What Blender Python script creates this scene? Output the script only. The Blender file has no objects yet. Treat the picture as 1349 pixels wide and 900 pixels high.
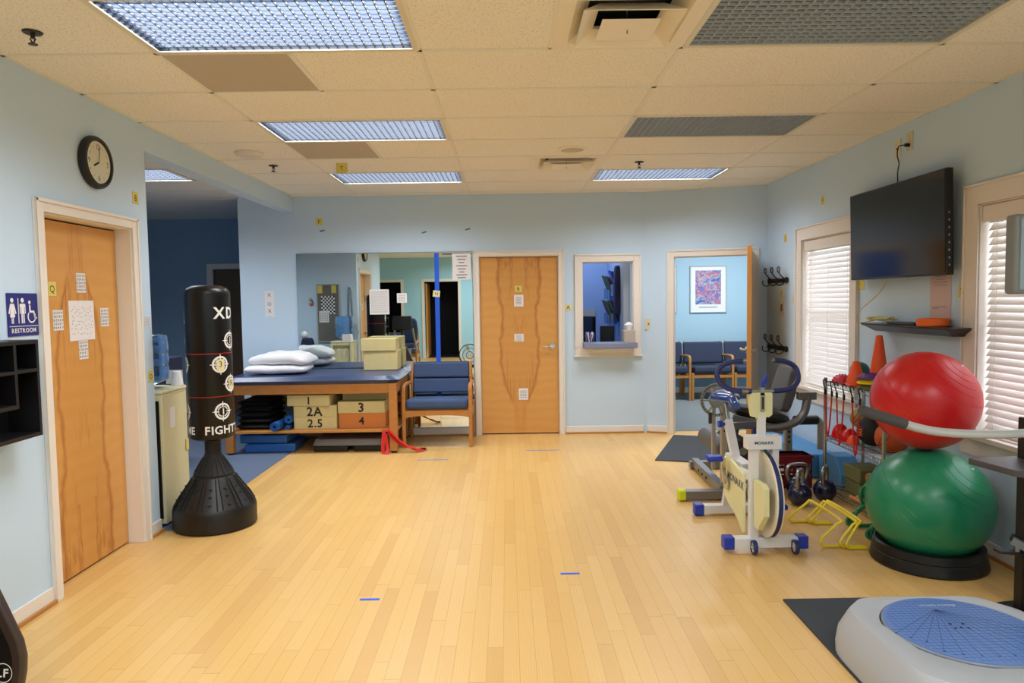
import bpy, bmesh, math, random
from math import sin, cos, pi, radians, atan2, hypot, sqrt
from mathutils import Vector, Matrix
random.seed(7)
S = bpy.context.scene
COL = S.collection
V = Vector

# ------------------------------------------------------------------ camera
tilt, yaw, roll, fpx, EYE = .0583, .0062, -.0146, 926.0, 1.5
_f = V((sin(yaw) * cos(tilt), cos(yaw) * cos(tilt), -sin(tilt)))
_r = V((cos(yaw), -sin(yaw), 0)); _u = _r.cross(_f)
_r2 = _r * cos(roll) + _u * sin(roll); _u2 = -_r * sin(roll) + _u * cos(roll)
cam = bpy.data.objects.new('camera', bpy.data.cameras.new('camera'))
COL.objects.link(cam)
cam.matrix_world = Matrix(((_r2.x, _u2.x, -_f.x, 0), (_r2.y, _u2.y, -_f.y, 0), (_r2.z, _u2.z, -_f.z, EYE), (0, 0, 0, 1)))
cam.data.sensor_width = 36.0
cam.data.lens = 36.0 * fpx / 1349.0
cam.data.clip_start = .05
S.camera = cam

# ------------------------------------------------------------------ world, exposure, light levels
S.view_settings.view_transform = 'Standard'
S.view_settings.look = 'None'
S.view_settings.gamma = 1.0
S.view_settings.use_curve_mapping = False
S.view_settings.exposure = 0.06
W = bpy.data.worlds.new('daylight'); S.world = W; W.use_nodes = True
W.node_tree.nodes['Background'].inputs[0].default_value = (.80, .88, 1, 1)
W.node_tree.nodes['Background'].inputs[1].default_value = 4.5
P_MAIN, P_BACK, P_SIDE = 40, 34, 16        # watts of a ceiling fixture: in view, behind the camera, in the side rooms
LAMP_COL = (.93, .96, 1.0)
PANEL_STRENGTH = 1.0

# ------------------------------------------------------------------ materials
def lin(c):
    return tuple((x / 12.92 if x <= .04045 else ((x + .055) / 1.055) ** 2.4) for x in c)
MATS = {}
def mat(name, c, rough=.5, metal=0, spec=.5, emit=None, es=0, trans=0, alpha=1, coat=0, bump=0, bscale=200, var=0, vscale=3):
    m = bpy.data.materials.new(name); m.use_nodes = True; MATS[name] = m
    nt = m.node_tree; b = nt.nodes['Principled BSDF']
    L = lin(c) + (1,)
    b.inputs['Base Color'].default_value = L
    b.inputs['Roughness'].default_value = rough
    b.inputs['Metallic'].default_value = metal
    b.inputs['Specular IOR Level'].default_value = spec
    b.inputs['Transmission Weight'].default_value = trans
    b.inputs['Coat Weight'].default_value = coat
    if emit:
        b.inputs['Emission Color'].default_value = lin(emit) + (1,)
        b.inputs['Emission Strength'].default_value = es
    tc = nt.nodes.new('ShaderNodeTexCoord')
    if bump:
        n = nt.nodes.new('ShaderNodeTexNoise'); n.inputs['Scale'].default_value = bscale; n.inputs['Detail'].default_value = 2
        bu = nt.nodes.new('ShaderNodeBump'); bu.inputs['Strength'].default_value = bump; bu.inputs['Distance'].default_value = .004
        nt.links.new(tc.outputs['Object'], n.inputs['Vector']); nt.links.new(n.outputs['Fac'], bu.inputs['Height'])
        nt.links.new(bu.outputs['Normal'], b.inputs['Normal'])
    if var:
        n = nt.nodes.new('ShaderNodeTexNoise'); n.inputs['Scale'].default_value = vscale; n.inputs['Detail'].default_value = 4
        mx = nt.nodes.new('ShaderNodeMix'); mx.data_type = 'RGBA'
        mx.inputs['A'].default_value = tuple(x * (1 - var) for x in L[:3]) + (1,)
        mx.inputs['B'].default_value = tuple(min(1, x * (1 + var)) for x in L[:3]) + (1,)
        nt.links.new(tc.outputs['Object'], n.inputs['Vector']); nt.links.new(n.outputs['Fac'], mx.inputs['Factor'])
        nt.links.new(mx.outputs['Result'], b.inputs['Base Color'])
    return m

class NT:
    """small node helper"""
    def __init__(s, m): s.t = m.node_tree; s.b = s.t.nodes['Principled BSDF']
    def n(s, kind, **k):
        x = s.t.nodes.new(kind)
        for a, v in k.items(): setattr(x, a, v)
        return x
    def link(s, a, b): s.t.links.new(a, b)
    def m(s, op, a, b=None, c=None, clamp=False):
        x = s.n('ShaderNodeMath', operation=op); x.use_clamp = clamp
        for i, v in enumerate((a, b, c)):
            if v is None: continue
            if isinstance(v, (int, float)): x.inputs[i].default_value = v
            else: s.link(v, x.inputs[i])
        return x.outputs[0]
    def xyz(s, out):
        x = s.n('ShaderNodeSeparateXYZ'); s.link(out, x.inputs[0]); return x.outputs
    def comb(s, a, b, c):
        x = s.n('ShaderNodeCombineXYZ')
        for i, v in enumerate((a, b, c)):
            if isinstance(v, (int, float)): x.inputs[i].default_value = v
            else: s.link(v, x.inputs[i])
        return x.outputs[0]
    def mixc(s, f, a, b):
        x = s.n('ShaderNodeMix'); x.data_type = 'RGBA'
        for k, v in (('Factor', f), ('A', a), ('B', b)):
            if isinstance(v, (int, float)): x.inputs[k].default_value = v
            elif isinstance(v, tuple): x.inputs[k].default_value = lin(v) + (1,)
            else: s.link(v, x.inputs[k])
        return x.outputs['Result']
    def ramp(s, f, stops):
        x = s.n('ShaderNodeValToRGB'); e = x.color_ramp.elements
        while len(e) < len(stops): e.new(.5)
        for el, (p, c) in zip(e, stops):
            el.position = p; el.color = (lin(c) + (1,)) if isinstance(c, tuple) else (c, c, c, 1)
        s.link(f, x.inputs[0]); return x.outputs[0]
    def noise(s, vec, scale, detail=3, w=None):
        x = s.n('ShaderNodeTexNoise'); x.inputs['Scale'].default_value = scale; x.inputs['Detail'].default_value = detail
        s.link(vec, x.inputs['Vector']); return x.outputs['Fac']

def floor_mat():
    m = mat('maple_strip_floor', (.8, .6, .36), rough=.3); q = NT(m)
    tc = q.n('ShaderNodeTexCoord').outputs['Object']; x, y, z = q.xyz(tc)
    w, ln = .068, .95
    sx = q.m('DIVIDE', x, w); ix = q.m('FLOOR', sx); fx = q.m('FRACT', sx)
    wn = q.n('ShaderNodeTexWhiteNoise', noise_dimensions='1D'); q.link(ix, wn.inputs['W'])
    sy = q.m('ADD', q.m('DIVIDE', y, ln), q.m('MULTIPLY', wn.outputs['Value'], 9.7)); iy = q.m('FLOOR', sy); fy = q.m('FRACT', sy)
    wn2 = q.n('ShaderNodeTexWhiteNoise', noise_dimensions='2D'); q.link(q.comb(ix, iy, 0), wn2.inputs['Vector'])
    rnd = wn2.outputs['Value']
    base = q.ramp(rnd, [(0, (.85, .68, .405)), (.15, (.875, .71, .43)), (.5, (.89, .73, .44)), (.85, (.905, .75, .475)), (1, (.88, .715, .435))])
    gv = q.comb(q.m('ADD', q.m('MULTIPLY', x, 26), q.m('MULTIPLY', rnd, 50)), q.m('MULTIPLY', y, 2.6), rnd)
    wv = q.n('ShaderNodeTexWave', wave_type='BANDS', bands_direction='X'); wv.inputs['Scale'].default_value = 1.2
    wv.inputs['Distortion'].default_value = 9; wv.inputs['Detail'].default_value = 2; wv.inputs['Detail Scale'].default_value = .8
    q.link(gv, wv.inputs['Vector'])
    g1 = q.mixc(q.m('MULTIPLY', wv.outputs['Fac'], .22), base, (.79, .60, .36))
    n2 = q.noise(q.comb(q.m('MULTIPLY', x, 160), q.m('MULTIPLY', y, 6), 0), 1, 3)
    g2 = q.mixc(q.m('MULTIPLY', n2, .22), g1, (.82, .64, .41))
    ex = q.m('MINIMUM', fx, q.m('SUBTRACT', 1, fx)); ey = q.m('MINIMUM', fy, q.m('SUBTRACT', 1, fy))
    gx = q.m('LESS_THAN', ex, .014); gy = q.m('LESS_THAN', ey, .0012)
    gap = q.m('MAXIMUM', q.m('MULTIPLY', gx, .38), q.m('MULTIPLY', gy, .55))
    q.link(q.mixc(gap, g2, (.40, .24, .10)), q.b.inputs['Base Color'])
    q.link(q.m('ADD', .24, q.m('MULTIPLY', q.noise(tc, 3, 4), .16)), q.b.inputs['Roughness'])
    return m

def door_mat(name, zc, rev=1):
    """flame figured birch veneer; local x across the door, z up"""
    m = mat(name, (.8, .55, .25), rough=.38); q = NT(m)
    tc = q.n('ShaderNodeTexCoord').outputs['Object']; x, y, z = q.xyz(tc)
    if rev < 0: z = q.m('SUBTRACT', 2.0, z)
    u = q.m('ABSOLUTE', x)
    n = q.m('SUBTRACT', q.noise(q.comb(q.m('MULTIPLY', u, 8), 0, q.m('MULTIPLY', z, 9)), 1, 5), .5)
    zz = q.m('DIVIDE', z, 2.0, clamp=True)
    r = q.n('ShaderNodeFloatCurve'); q.link(zz, r.inputs['Value'])
    cv = r.mapping.curves[0]
    P = [(0, .30), (.16, .36), (.24, .58), (.34, .82), (.5, .88), (.62, .80), (.7, .86), (.85, 1.0), (.97, .96), (1, .95)]
    cv.points[0].location = P[0]; cv.points[1].location = P[-1]
    for p in P[1:-1]: cv.points.new(*p)
    r.mapping.update()
    edge = q.m('MULTIPLY', r.outputs[0], .235)
    d = q.m('ADD', q.m('SUBTRACT', u, edge), q.m('MULTIPLY', n, .07))
    n3 = q.noise(q.comb(q.m('MULTIPLY', u, 20), 3, q.m('MULTIPLY', z, 5)), 1, 4)
    band = q.m('SUBTRACT', 1, q.m('DIVIDE', q.m('ABSOLUTE', d), q.m('ADD', .008, q.m('MULTIPLY', n3, .034))), clamp=True)
    inside = q.m('LESS_THAN', d, 0)
    # inner streaks near the centre
    st = q.noise(q.comb(q.m('MULTIPLY', u, 60), 0, q.m('MULTIPLY', z, 2.2)), 1, 3)
    streak = q.m('MULTIPLY', q.m('GREATER_THAN', st, .62), inside)
    topz = q.m('GREATER_THAN', z, 1.62 + zc)
    fade = q.m('DIVIDE', q.m('SUBTRACT', z, .30), .12, clamp=True)
    patch = q.m('ADD', .35, q.noise(q.comb(q.m('MULTIPLY', u, 9), 5, q.m('MULTIPLY', z, 5)), 1, 4))
    fl = q.noise(q.comb(q.m('MULTIPLY', u, 45), 0, q.m('MULTIPLY', z, 7)), 1, 3)
    flame = q.m('MULTIPLY', q.m('MULTIPLY', q.m('GREATER_THAN', fl, .50), q.m('DIVIDE', q.m('SUBTRACT', z, 1.72), .2, clamp=True)), q.m('MULTIPLY', inside, q.m('GREATER_THAN', u, .07)))
    spike = q.m('MULTIPLY', q.m('MULTIPLY', q.m('GREATER_THAN', st, .55), inside), q.m('MULTIPLY', fade, q.m('SUBTRACT', 1, q.m('DIVIDE', q.m('SUBTRACT', z, .45), .25, clamp=True))))
    d2 = q.m('ADD', q.m('SUBTRACT', u, .075), q.m('MULTIPLY', n, .05))
    band2 = q.m('MULTIPLY', q.m('SUBTRACT', 1, q.m('DIVIDE', q.m('ABSOLUTE', d2), .009), clamp=True), topz)
    ripple = q.n('ShaderNodeTexWave', wave_type='BANDS', bands_direction='Z'); ripple.inputs['Scale'].default_value = 3
    ripple.inputs['Distortion'].default_value = 6; ripple.inputs['Detail'].default_value = 3; q.link(tc, ripple.inputs['Vector'])
    base = q.mixc(q.m('MULTIPLY', ripple.outputs['Fac'], .35), (.86, .635, .345), (.825, .585, .29))
    base = q.mixc(q.m('MULTIPLY', inside, .22), base, (.78, .51, .22))
    base = q.mixc(q.m('MULTIPLY', streak, .28), base, (.66, .38, .13))
    base = q.mixc(q.m('MULTIPLY', flame, .35), base, (.58, .29, .08)); base = q.mixc(q.m('MULTIPLY', spike, .4), base, (.60, .30, .09))
    base = q.mixc(q.m('MULTIPLY', q.m('MULTIPLY', q.m('MAXIMUM', q.m('MULTIPLY', band, fade), band2), patch), .62), base, (.60, .30, .08))
    q.link(base, q.b.inputs['Base Color'])
    return m

def wood(name, a, b, rough=.4, sc=1.0):
    m = mat(name, a, rough=rough); q = NT(m)
    tc = q.n('ShaderNodeTexCoord').outputs['Object']; x, y, z = q.xyz(tc)
    n = q.noise(q.comb(q.m('MULTIPLY', x, 14 * sc), q.m('MULTIPLY', y, 14 * sc), q.m('MULTIPLY', z, 30 * sc)), 1, 4)
    q.link(q.mixc(n, a, b), q.b.inputs['Base Color']); return m

def tile_mat(name, c, dark):
    m = mat(name, c, rough=.9); q = NT(m)
    tc = q.n('ShaderNodeTexCoord').outputs['Object']
    n = q.noise(tc, 95, 3); k = q.ramp(n, [(.0, 1.0), (.36, .85), (.43, 0.0), (1, 0.0)])
    q.link(q.mixc(q.m('MULTIPLY', k, .5), c, dark), q.b.inputs['Base Color'])
    return m

def picture_mat(name, sc):
    m = mat(name, (.5, .5, .7), rough=.35); q = NT(m)
    tc = q.n('ShaderNodeTexCoord').outputs['Object']
    v = q.n('ShaderNodeTexNoise'); v.inputs['Scale'].default_value = sc; v.inputs['Detail'].default_value = 3; v.inputs['Distortion'].default_value = 1.5
    q.link(tc, v.inputs['Vector'])
    q.link(q.ramp(v.outputs['Fac'], [(.30, (.30, .36, .58)), (.40, (.42, .58, .80)), (.46, (.80, .72, .74)), (.51, (.80, .42, .42)), (.56, (.58, .52, .74)), (.63, (.34, .42, .72)), (.72, (.85, .72, .50))]), q.b.inputs['Base Color'])
    return m

mat('wall_paint', (.79, .88, .955), rough=.75, bump=.05, bscale=160)
mat('alcove_paint', (.55, .66, .76), rough=.75)
mat('teal_paint', (.66, .85, .93), rough=.7)
mat('waiting_paint', (.68, .80, .86), rough=.7)
mat('reception_paint', (.56, .68, .88), rough=.7)
tile_mat('ceiling_tile', (.965, .95, .90), (.70, .60, .42))
mat('tee_bar', (.93, .92, .87), rough=.6)
mat('return_tile', (.76, .72, .65), rough=.9, bump=.3, bscale=500)
mat('trim_paint', (.93, .90, .86), rough=.4)
mat('shoe_wood', (.72, .50, .24), rough=.4)
floor_mat()
mat('blue_carpet', (.36, .42, .52), rough=.95, bump=.6, bscale=500, var=.25, vscale=220)
mat('grey_carpet', (.50, .52, .52), rough=.95, bump=.6, bscale=500, var=.3, vscale=160)
mat('dark_mat', (.24, .26, .28), rough=.95, bump=.6, bscale=450, var=.3, vscale=260)
door_mat('birch_door', 0)
door_mat('birch_door_flipped', 0, -1)
mat('birch_plain', (.83, .57, .28), rough=.4)
wood('oak', (.80, .56, .30), (.70, .45, .20))
wood('maple_edge', (.82, .58, .32), (.74, .48, .22))
mat('chrome', (.80, .80, .80), rough=.18, metal=1)
mat('satin_steel', (.62, .62, .60), rough=.35, metal=1)
mat('black_plastic', (.045, .045, .048), rough=.42)
mat('black_vinyl', (.015, .015, .018), rough=.34, spec=.4)
mat('black_rubber', (.09, .09, .09), rough=.7)
mat('unlit_dark', (.06, .07, .09), rough=.9)  # darkness of unlit rooms and gaps is put into this colour
mat('dark_door', (.40, .30, .20), rough=.5)
mat('white', (.93, .93, .93), rough=.6)
mat('paper', (.92, .91, .91), rough=.7)
mat('pink_paper', (.84, .74, .72), rough=.7)
mat('ink', (.16, .16, .18), rough=.7)
mat('faint_ink', (.45, .42, .42), rough=.7)
mat('yellow_note', (.88, .82, .42), rough=.7)
mat('cream_note', (.90, .86, .66), rough=.7)
mat('sign_blue', (.12, .16, .48), rough=.35)
mat('red_line', (.62, .10, .10), rough=.4)
mat('navy_vinyl', (.20, .27, .42), rough=.30, spec=.55, bump=.05, bscale=300)
mat('blue_fabric', (.25, .33, .48), rough=.85, bump=.3, bscale=900, var=.1, vscale=300)
mat('dark_fabric', (.20, .23, .32), rough=.85, bump=.3, bscale=900)
mat('cream_foam', (.85, .79, .56), rough=.85, bump=.25, bscale=180, var=.06, vscale=9)
mat('orange_foam', (.84, .52, .26), rough=.85, bump=.25, bscale=180)
mat('olive_foam', (.42, .42, .25), rough=.85)
mat('black_mat', (.06, .06, .065), rough=.5)
mat('blue_mat', (.16, .40, .70), rough=.5)
mat('blue_foam', (.24, .46, .74), rough=.6)
mat('light_blue_mat', (.34, .60, .82), rough=.5)
mat('grey_plastic', (.45, .45, .44), rough=.5)
mat('red_strap', (.82, .14, .10), rough=.6)
mat('pillow_cloth', (.92, .92, .94), rough=.85, bump=.1, bscale=30)
mat('cooler_cream', (.86, .84, .68), rough=.4)
mat('bottle_blue', (.60, .78, .96), rough=.03, trans=.92)
mat('bottle_water', (.42, .60, .82), rough=.05, trans=.6)
mat('cup_white', (.95, .95, .95), rough=.4)
mat('clock_face', (.86, .86, .76), rough=.5)
mat('green_ball', (.13, .52, .36), rough=.30, spec=.5, var=.06, vscale=4)
mat('red_ball', (.80, .10, .11), rough=.32, spec=.5, var=.05, vscale=4)
mat('cone_orange', (.96, .34, .10), rough=.45)
mat('hoop_orange', (.95, .42, .10), rough=.5)
mat('basketball', (.78, .34, .14), rough=.6, bump=.3, bscale=700)
mat('tan_ball', (.66, .56, .30), rough=.5)
mat('red_gel', (.86, .08, .10), rough=.2)
mat('pink_dome', (.80, .22, .32), rough=.4)
mat('teal_dome', (.08, .42, .40), rough=.4)
mat('lime', (.45, .70, .18), rough=.5)
mat('purple', (.36, .16, .48), rough=.5)
mat('bike_white', (.90, .90, .90), rough=.35)
mat('bike_cream', (.90, .89, .68), rough=.35)
mat('wheel_cream', (.92, .90, .82), rough=.3)
mat('bike_blue', (.10, .22, .68), rough=.35)
mat('bike_navy', (.12, .17, .40), rough=.45)
mat('saddle_blue', (.12, .27, .58), rough=.15, coat=.5)
mat('kettle_navy', (.06, .08, .22), rough=.22, spec=.6)
mat('gym_grey', (.50, .50, .50), rough=.35, metal=.6)
mat('gym_light', (.66, .64, .60), rough=.35, metal=.5)
mat('gym_pad', (.12, .12, .13), rough=.45)
mat('gym_pad_grey', (.34, .34, .34), rough=.5)
mat('hi_yellow', (.84, .88, .10), rough=.5)
mat('hurdle_yellow', (.92, .82, .12), rough=.4)
mat('hurdle_green', (.14, .50, .32), rough=.4)
mat('crate_red', (.48, .06, .12), rough=.45)
mat('chrome_wire', (.72, .72, .70), rough=.25, metal=1)
mat('shelf_brown', (.10, .06, .06), rough=.3)
mat('cube_black', (.06, .055, .065), rough=.4)
mat('iron', (.05, .05, .05), rough=.5)
mat('plate_ivory', (.86, .83, .72), rough=.45)
mat('slat_white', (.95, .93, .91), rough=.5)
mat('tv_black', (.03, .032, .036), rough=.12, spec=.5)
mat('tv_bezel', (.02, .02, .02), rough=.3)
mat('cable_cream', (.80, .78, .52), rough=.5)
mat('bio_grey', (.70, .72, .74), rough=.45)
mat('bio_blue', (.38, .53, .78), rough=.4)
mat('bio_dark', (.20, .22, .26), rough=.5)
mat('bio_rim', (.50, .54, .60), rough=.4)
mat('bio_line', (.20, .28, .46), rough=.6)
mat('display_rim', (.52, .54, .54), rough=.4)
mat('display_face', (.62, .70, .74), rough=.25)
mat('tray_dark', (.30, .29, .31), rough=.45)
mat('rail_grey', (.76, .76, .74), rough=.3, metal=.3)
mat('grip_dark', (.27, .26, .25), rough=.75)
mat('tape_blue', (.10, .36, .86), rough=.6)
mat('tape_light', (.35, .50, .78), rough=.6)
mat('teal_bit', (.20, .45, .48), rough=.6)
mat('vent_cream', (.95, .92, .85), rough=.5)
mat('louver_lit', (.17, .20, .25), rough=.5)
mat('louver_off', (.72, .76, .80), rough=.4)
mat('panel_off', (.38, .42, .48), rough=.4)
mat('fixture_frame', (.88, .86, .78), rough=.4)
mat('sprinkler_dark', (.22, .20, .19), rough=.4, metal=.5)
mat('smoke_white', (.90, .86, .80), rough=.5)
mat('speaker_tan', (.78, .74, .64), rough=.6)
mat('board_taupe', (.45, .43, .40), rough=.7)
mat('counter_grey', (.52, .55, .66), rough=.4)
mat('tissue_box', (.72, .68, .62), rough=.6, var=.2, vscale=60)
mat('pen_blue', (.12, .18, .62), rough=.4)
mat('green_card', (.25, .42, .22), rough=.6)
mat('brown_card', (.35, .28, .24), rough=.6)
mat('navy_vest', (.10, .12, .26), rough=.7)
mat('denim', (.20, .34, .56), rough=.8)
mat('lf_brown', (.24, .19, .17), rough=.35)
mat('copper', (.62, .30, .18), rough=.35, metal=.6)
mat('frame_silver', (.70, .70, .70), rough=.35)
picture_mat('abstract_print', 9)
picture_mat('abstract_print_two', 6)
mm = mat('mirror_glass', (.90, .93, .92), rough=0.0, metal=1)
# lit panel: tubes read brighter through the diffuser
m = mat('panel_lit', (.5, .6, .8), rough=.5); q = NT(m)
_tc = q.n('ShaderNodeTexCoord').outputs['Object']; _x, _y, _z = q.xyz(_tc)
_w = q.m('ABSOLUTE', q.m('SINE', q.m('MULTIPLY', _y, 3 * pi / .56)))
_n = q.noise(q.comb(q.m('MULTIPLY', _x, 6), q.m('MULTIPLY', _y, 6), 0), 1, 2)
q.link(q.mixc(_w, (.32, .50, .78), (.66, .82, 1.0)), q.b.inputs['Emission Color'])
q.link(q.m('MULTIPLY', q.m('ADD', .55, q.m('MULTIPLY', _n, .8)), PANEL_STRENGTH), q.b.inputs['Emission Strength'])
# window pane
m = bpy.data.materials.new('window_glass'); m.use_nodes = True; MATS['window_glass'] = m
nt = m.node_tree; nt.nodes.clear()
o = nt.nodes.new('ShaderNodeOutputMaterial'); a = nt.nodes.new('ShaderNodeBsdfTransparent'); b = nt.nodes.new('ShaderNodeBsdfGlossy')
b.inputs['Roughness'].default_value = .02; mx = nt.nodes.new('ShaderNodeMixShader'); mx.inputs[0].default_value = .06
nt.links.new(a.outputs[0], mx.inputs[1]); nt.links.new(b.outputs[0], mx.inputs[2]); nt.links.new(mx.outputs[0], o.inputs[0])

# ------------------------------------------------------------------ mesh builder
_glyph = {}
def glyph(ch, bold=False):
    k = (ch, bold)
    if k not in _glyph:
        cu = bpy.data.curves.new('g', 'FONT'); cu.body = ch; cu.size = 1; cu.resolution_u = 2
        if bold: cu.offset = .025
        o = bpy.data.objects.new('g', cu)
        me = bpy.data.meshes.new_from_object(o)
        vs = [(v.co.x, v.co.y) for v in me.vertices]; fs = [tuple(p.vertices) for p in me.polygons]
        w = (max([v[0] for v in vs]) + .07) if vs else .3
        _glyph[k] = (vs, fs, w)
        bpy.data.objects.remove(o); bpy.data.curves.remove(cu); bpy.data.meshes.remove(me)
    return _glyph[k]

class MB:
    def __init__(s, M=None): s.v = []; s.f = []; s.M = M or Matrix.Identity(4)
    def add(s, vs, fs):
        n = len(s.v); s.v += [s.M @ V(p) for p in vs]; s.f += [tuple(i + n for i in f) for f in fs]; return s
    def box(s, c, d, R=None):
        """centre, full size, optional rotation matrix (3x3)"""
        h = V(d) / 2; P = []
        for x in (-1, 1):
            for y in (-1, 1):
                for z in (-1, 1):
                    p = V((x * h.x, y * h.y, z * h.z))
                    if R: p = R @ p
                    P.append(p + V(c))
        return s.add(P, [(0, 1, 3, 2), (4, 6, 7, 5), (0, 4, 5, 1), (2, 3, 7, 6), (0, 2, 6, 4), (1, 5, 7, 3)])
    def bx(s, x0, x1, y0, y1, z0, z1):
        return s.box(((x0 + x1) / 2, (y0 + y1) / 2, (z0 + z1) / 2), (x1 - x0, y1 - y0, z1 - z0))
    def bar(s, a, b, w, h, up=(0, 0, 1)):
        a, b = V(a), V(b); d = b - a; L = d.length; d.normalize(); u = V(up)
        if abs(d.dot(u)) > .99: u = V((1, 0, 0))
        x = d.cross(u).normalized(); u = x.cross(d).normalized()
        R = Matrix((x, d, u)).transposed()
        return s.box((a + b) / 2, (w, L, h), R)
    def tube(s, P, r, n=10, closed=False, caps=True):
        P = [V(p) for p in P]; m = len(P); rs = r if isinstance(r, (list, tuple)) else [r] * m
        T = []
        for i in range(m):
            if closed: t = P[(i + 1) % m] - P[i - 1]
            else: t = P[min(i + 1, m - 1)] - P[max(i - 1, 0)]
            T.append(t.normalized())
        u = T[0].orthogonal().normalized(); vs = []
        for i in range(m):
            u = (u - T[i] * u.dot(T[i]))
            if u.length < 1e-6: u = T[i].orthogonal()
            u.normalize(); w = T[i].cross(u)
            for k in range(n):
                a = 2 * pi * k / n; vs.append(P[i] + (u * cos(a) + w * sin(a)) * rs[i])
        fs = []
        for i in range(m if closed else m - 1):
            j = (i + 1) % m
            for k in range(n): fs.append((i * n + k, i * n + (k + 1) % n, j * n + (k + 1) % n, j * n + k))
        if caps and not closed: fs += [tuple(range(n))[::-1], tuple((m - 1) * n + k for k in range(n))]
        return s.add(vs, fs)
    def cyl(s, a, b, r, n=16, r2=None): return s.tube([a, b], [r, r if r2 is None else r2], n)
    def lathe(s, prof, c=(0, 0, 0), n=32, axis='z'):
        """prof: (r, h) list; closed at ends when r == 0"""
        vs = []; fs = []; c = V(c)
        for r, h in prof:
            for k in range(n):
                a = 2 * pi * k / n; p = (r * cos(a), r * sin(a), h)
                if axis == 'x': p = (h, p[0], p[1])
                elif axis == 'y': p = (p[0], h, p[1])
                vs.append(V(p) + c)
        for i in range(len(prof) - 1):
            for k in range(n): fs.append((i * n + k, i * n + (k + 1) % n, (i + 1) * n + (k + 1) % n, (i + 1) * n + k))
        if tuple(prof[0]) == tuple(prof[-1]): return s.add(vs, fs)
        if prof[0][0] > 0: fs.append(tuple(range(n))[::-1])
        if prof[-1][0] > 0: fs.append(tuple((len(prof) - 1) * n + k for k in range(n)))
        return s.add(vs, fs)
    def ball(s, c, r, n=24, m=14, sz=1.0, sx=1.0, sy=1.0):
        prof = [(r * sin(pi * i / m), -r * cos(pi * i / m)) for i in range(m + 1)]
        prof[0] = (0.0, -r); prof[-1] = (0.0, r)
        k = len(s.v); M = s.M; s.M = M @ Matrix.Translation(V(c)) @ Matrix.Diagonal((sx, sy, sz, 1)); s.lathe(prof, n=n); s.M = M; return s
    def prism(s, poly, z0, z1, axis='z', inset=0):
        """polygon (2D) extruded; axis x: poly is (y,z); axis y: poly is (x,z)"""
        n = len(poly); cx = sum(p[0] for p in poly) / n; cy = sum(p[1] for p in poly) / n
        def P(a, b, h): return (a, b, h) if axis == 'z' else ((h, a, b) if axis == 'x' else (a, h, b))
        vs = [P(a, b, z0) for a, b in poly]
        for a, b in poly:
            L = hypot(a - cx, b - cy) or 1; t = inset / L
            vs.append(P(a + (cx - a) * t, b + (cy - b) * t, z1))
        fs = [tuple(range(n))[::-1], tuple(range(n, 2 * n))] + [(i, (i + 1) % n, n + (i + 1) % n, n + i) for i in range(n)]
        return s.add(vs, fs)
    def cushion(s, c, d, R=None, e=.35, pinch=0.0, n=14, drop=0):
        """soft rounded block: centre, size; e = edge softness, pinch = pillow-like thin rim"""
        vs = []; fs = []; h = V(d) / 2; c = V(c)
        N = n
        def sg(t): return (1 if t >= 0 else -1)
        for side in (1, -1):
            off = len(vs)
            for i in range(N + 1):
                for j in range(N + 1):
                    a = -1 + 2 * i / N; b = -1 + 2 * j / N
                    a = sg(a) * abs(a) ** .8; b = sg(b) * abs(b) ** .8
                    k = ((1 - abs(a) ** (2 / e)) * (1 - abs(b) ** (2 / e)))
                    k = max(0, k) ** (.5 if not pinch else .38)
                    cr = 1 - .12 * e * (abs(a) ** 4) * (abs(b) ** 4)
                    p = V((a * h.x * cr, b * h.y * cr, side * h.z * k + drop * (a * a + b * b)))
                    if R: p = R @ p
                    vs.append(p + c)
            for i in range(N):
                for j in range(N):
                    q = (off + i * (N + 1) + j, off + (i + 1) * (N + 1) + j, off + (i + 1) * (N + 1) + j + 1, off + i * (N + 1) + j + 1)
                    fs.append(q if side > 0 else q[::-1])
        return s.add(vs, fs)
    def text(s, t, o, R, U, size, bold=False, th=.0006, align='c', spread=1.0):
        """flat letters standing th proud of a surface whose right / up are R, U; o = centre of the line"""
        R, U, o = V(R).normalized(), V(U).normalized(), V(o); N = R.cross(U)
        ws = [glyph(c, bold)[2] * spread for c in t]; x = -sum(ws) / 2 if align == 'c' else 0
        for c, w in zip(t, ws):
            vs, fs, _ = glyph(c, bold)
            if vs: s.add([o + R * ((x + a) * size) + U * ((b - .35) * size) + N * th for a, b in vs], fs)
            x += w
        return s
    def mesh(s, name, org=V((0, 0, 0)), sharp=32):
        me = bpy.data.meshes.new(name)
        me.from_pydata([tuple(p - org) for p in s.v], [], s.f)
        bm = bmesh.new(); bm.from_mesh(me)
        bmesh.ops.remove_doubles(bm, verts=bm.verts, dist=1e-6)
        bmesh.ops.recalc_face_normals(bm, faces=bm.faces)
        bm.to_mesh(me); bm.free()
        me.shade_smooth()
        me.set_sharp_from_angle(angle=radians(sharp))
        return me

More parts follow.
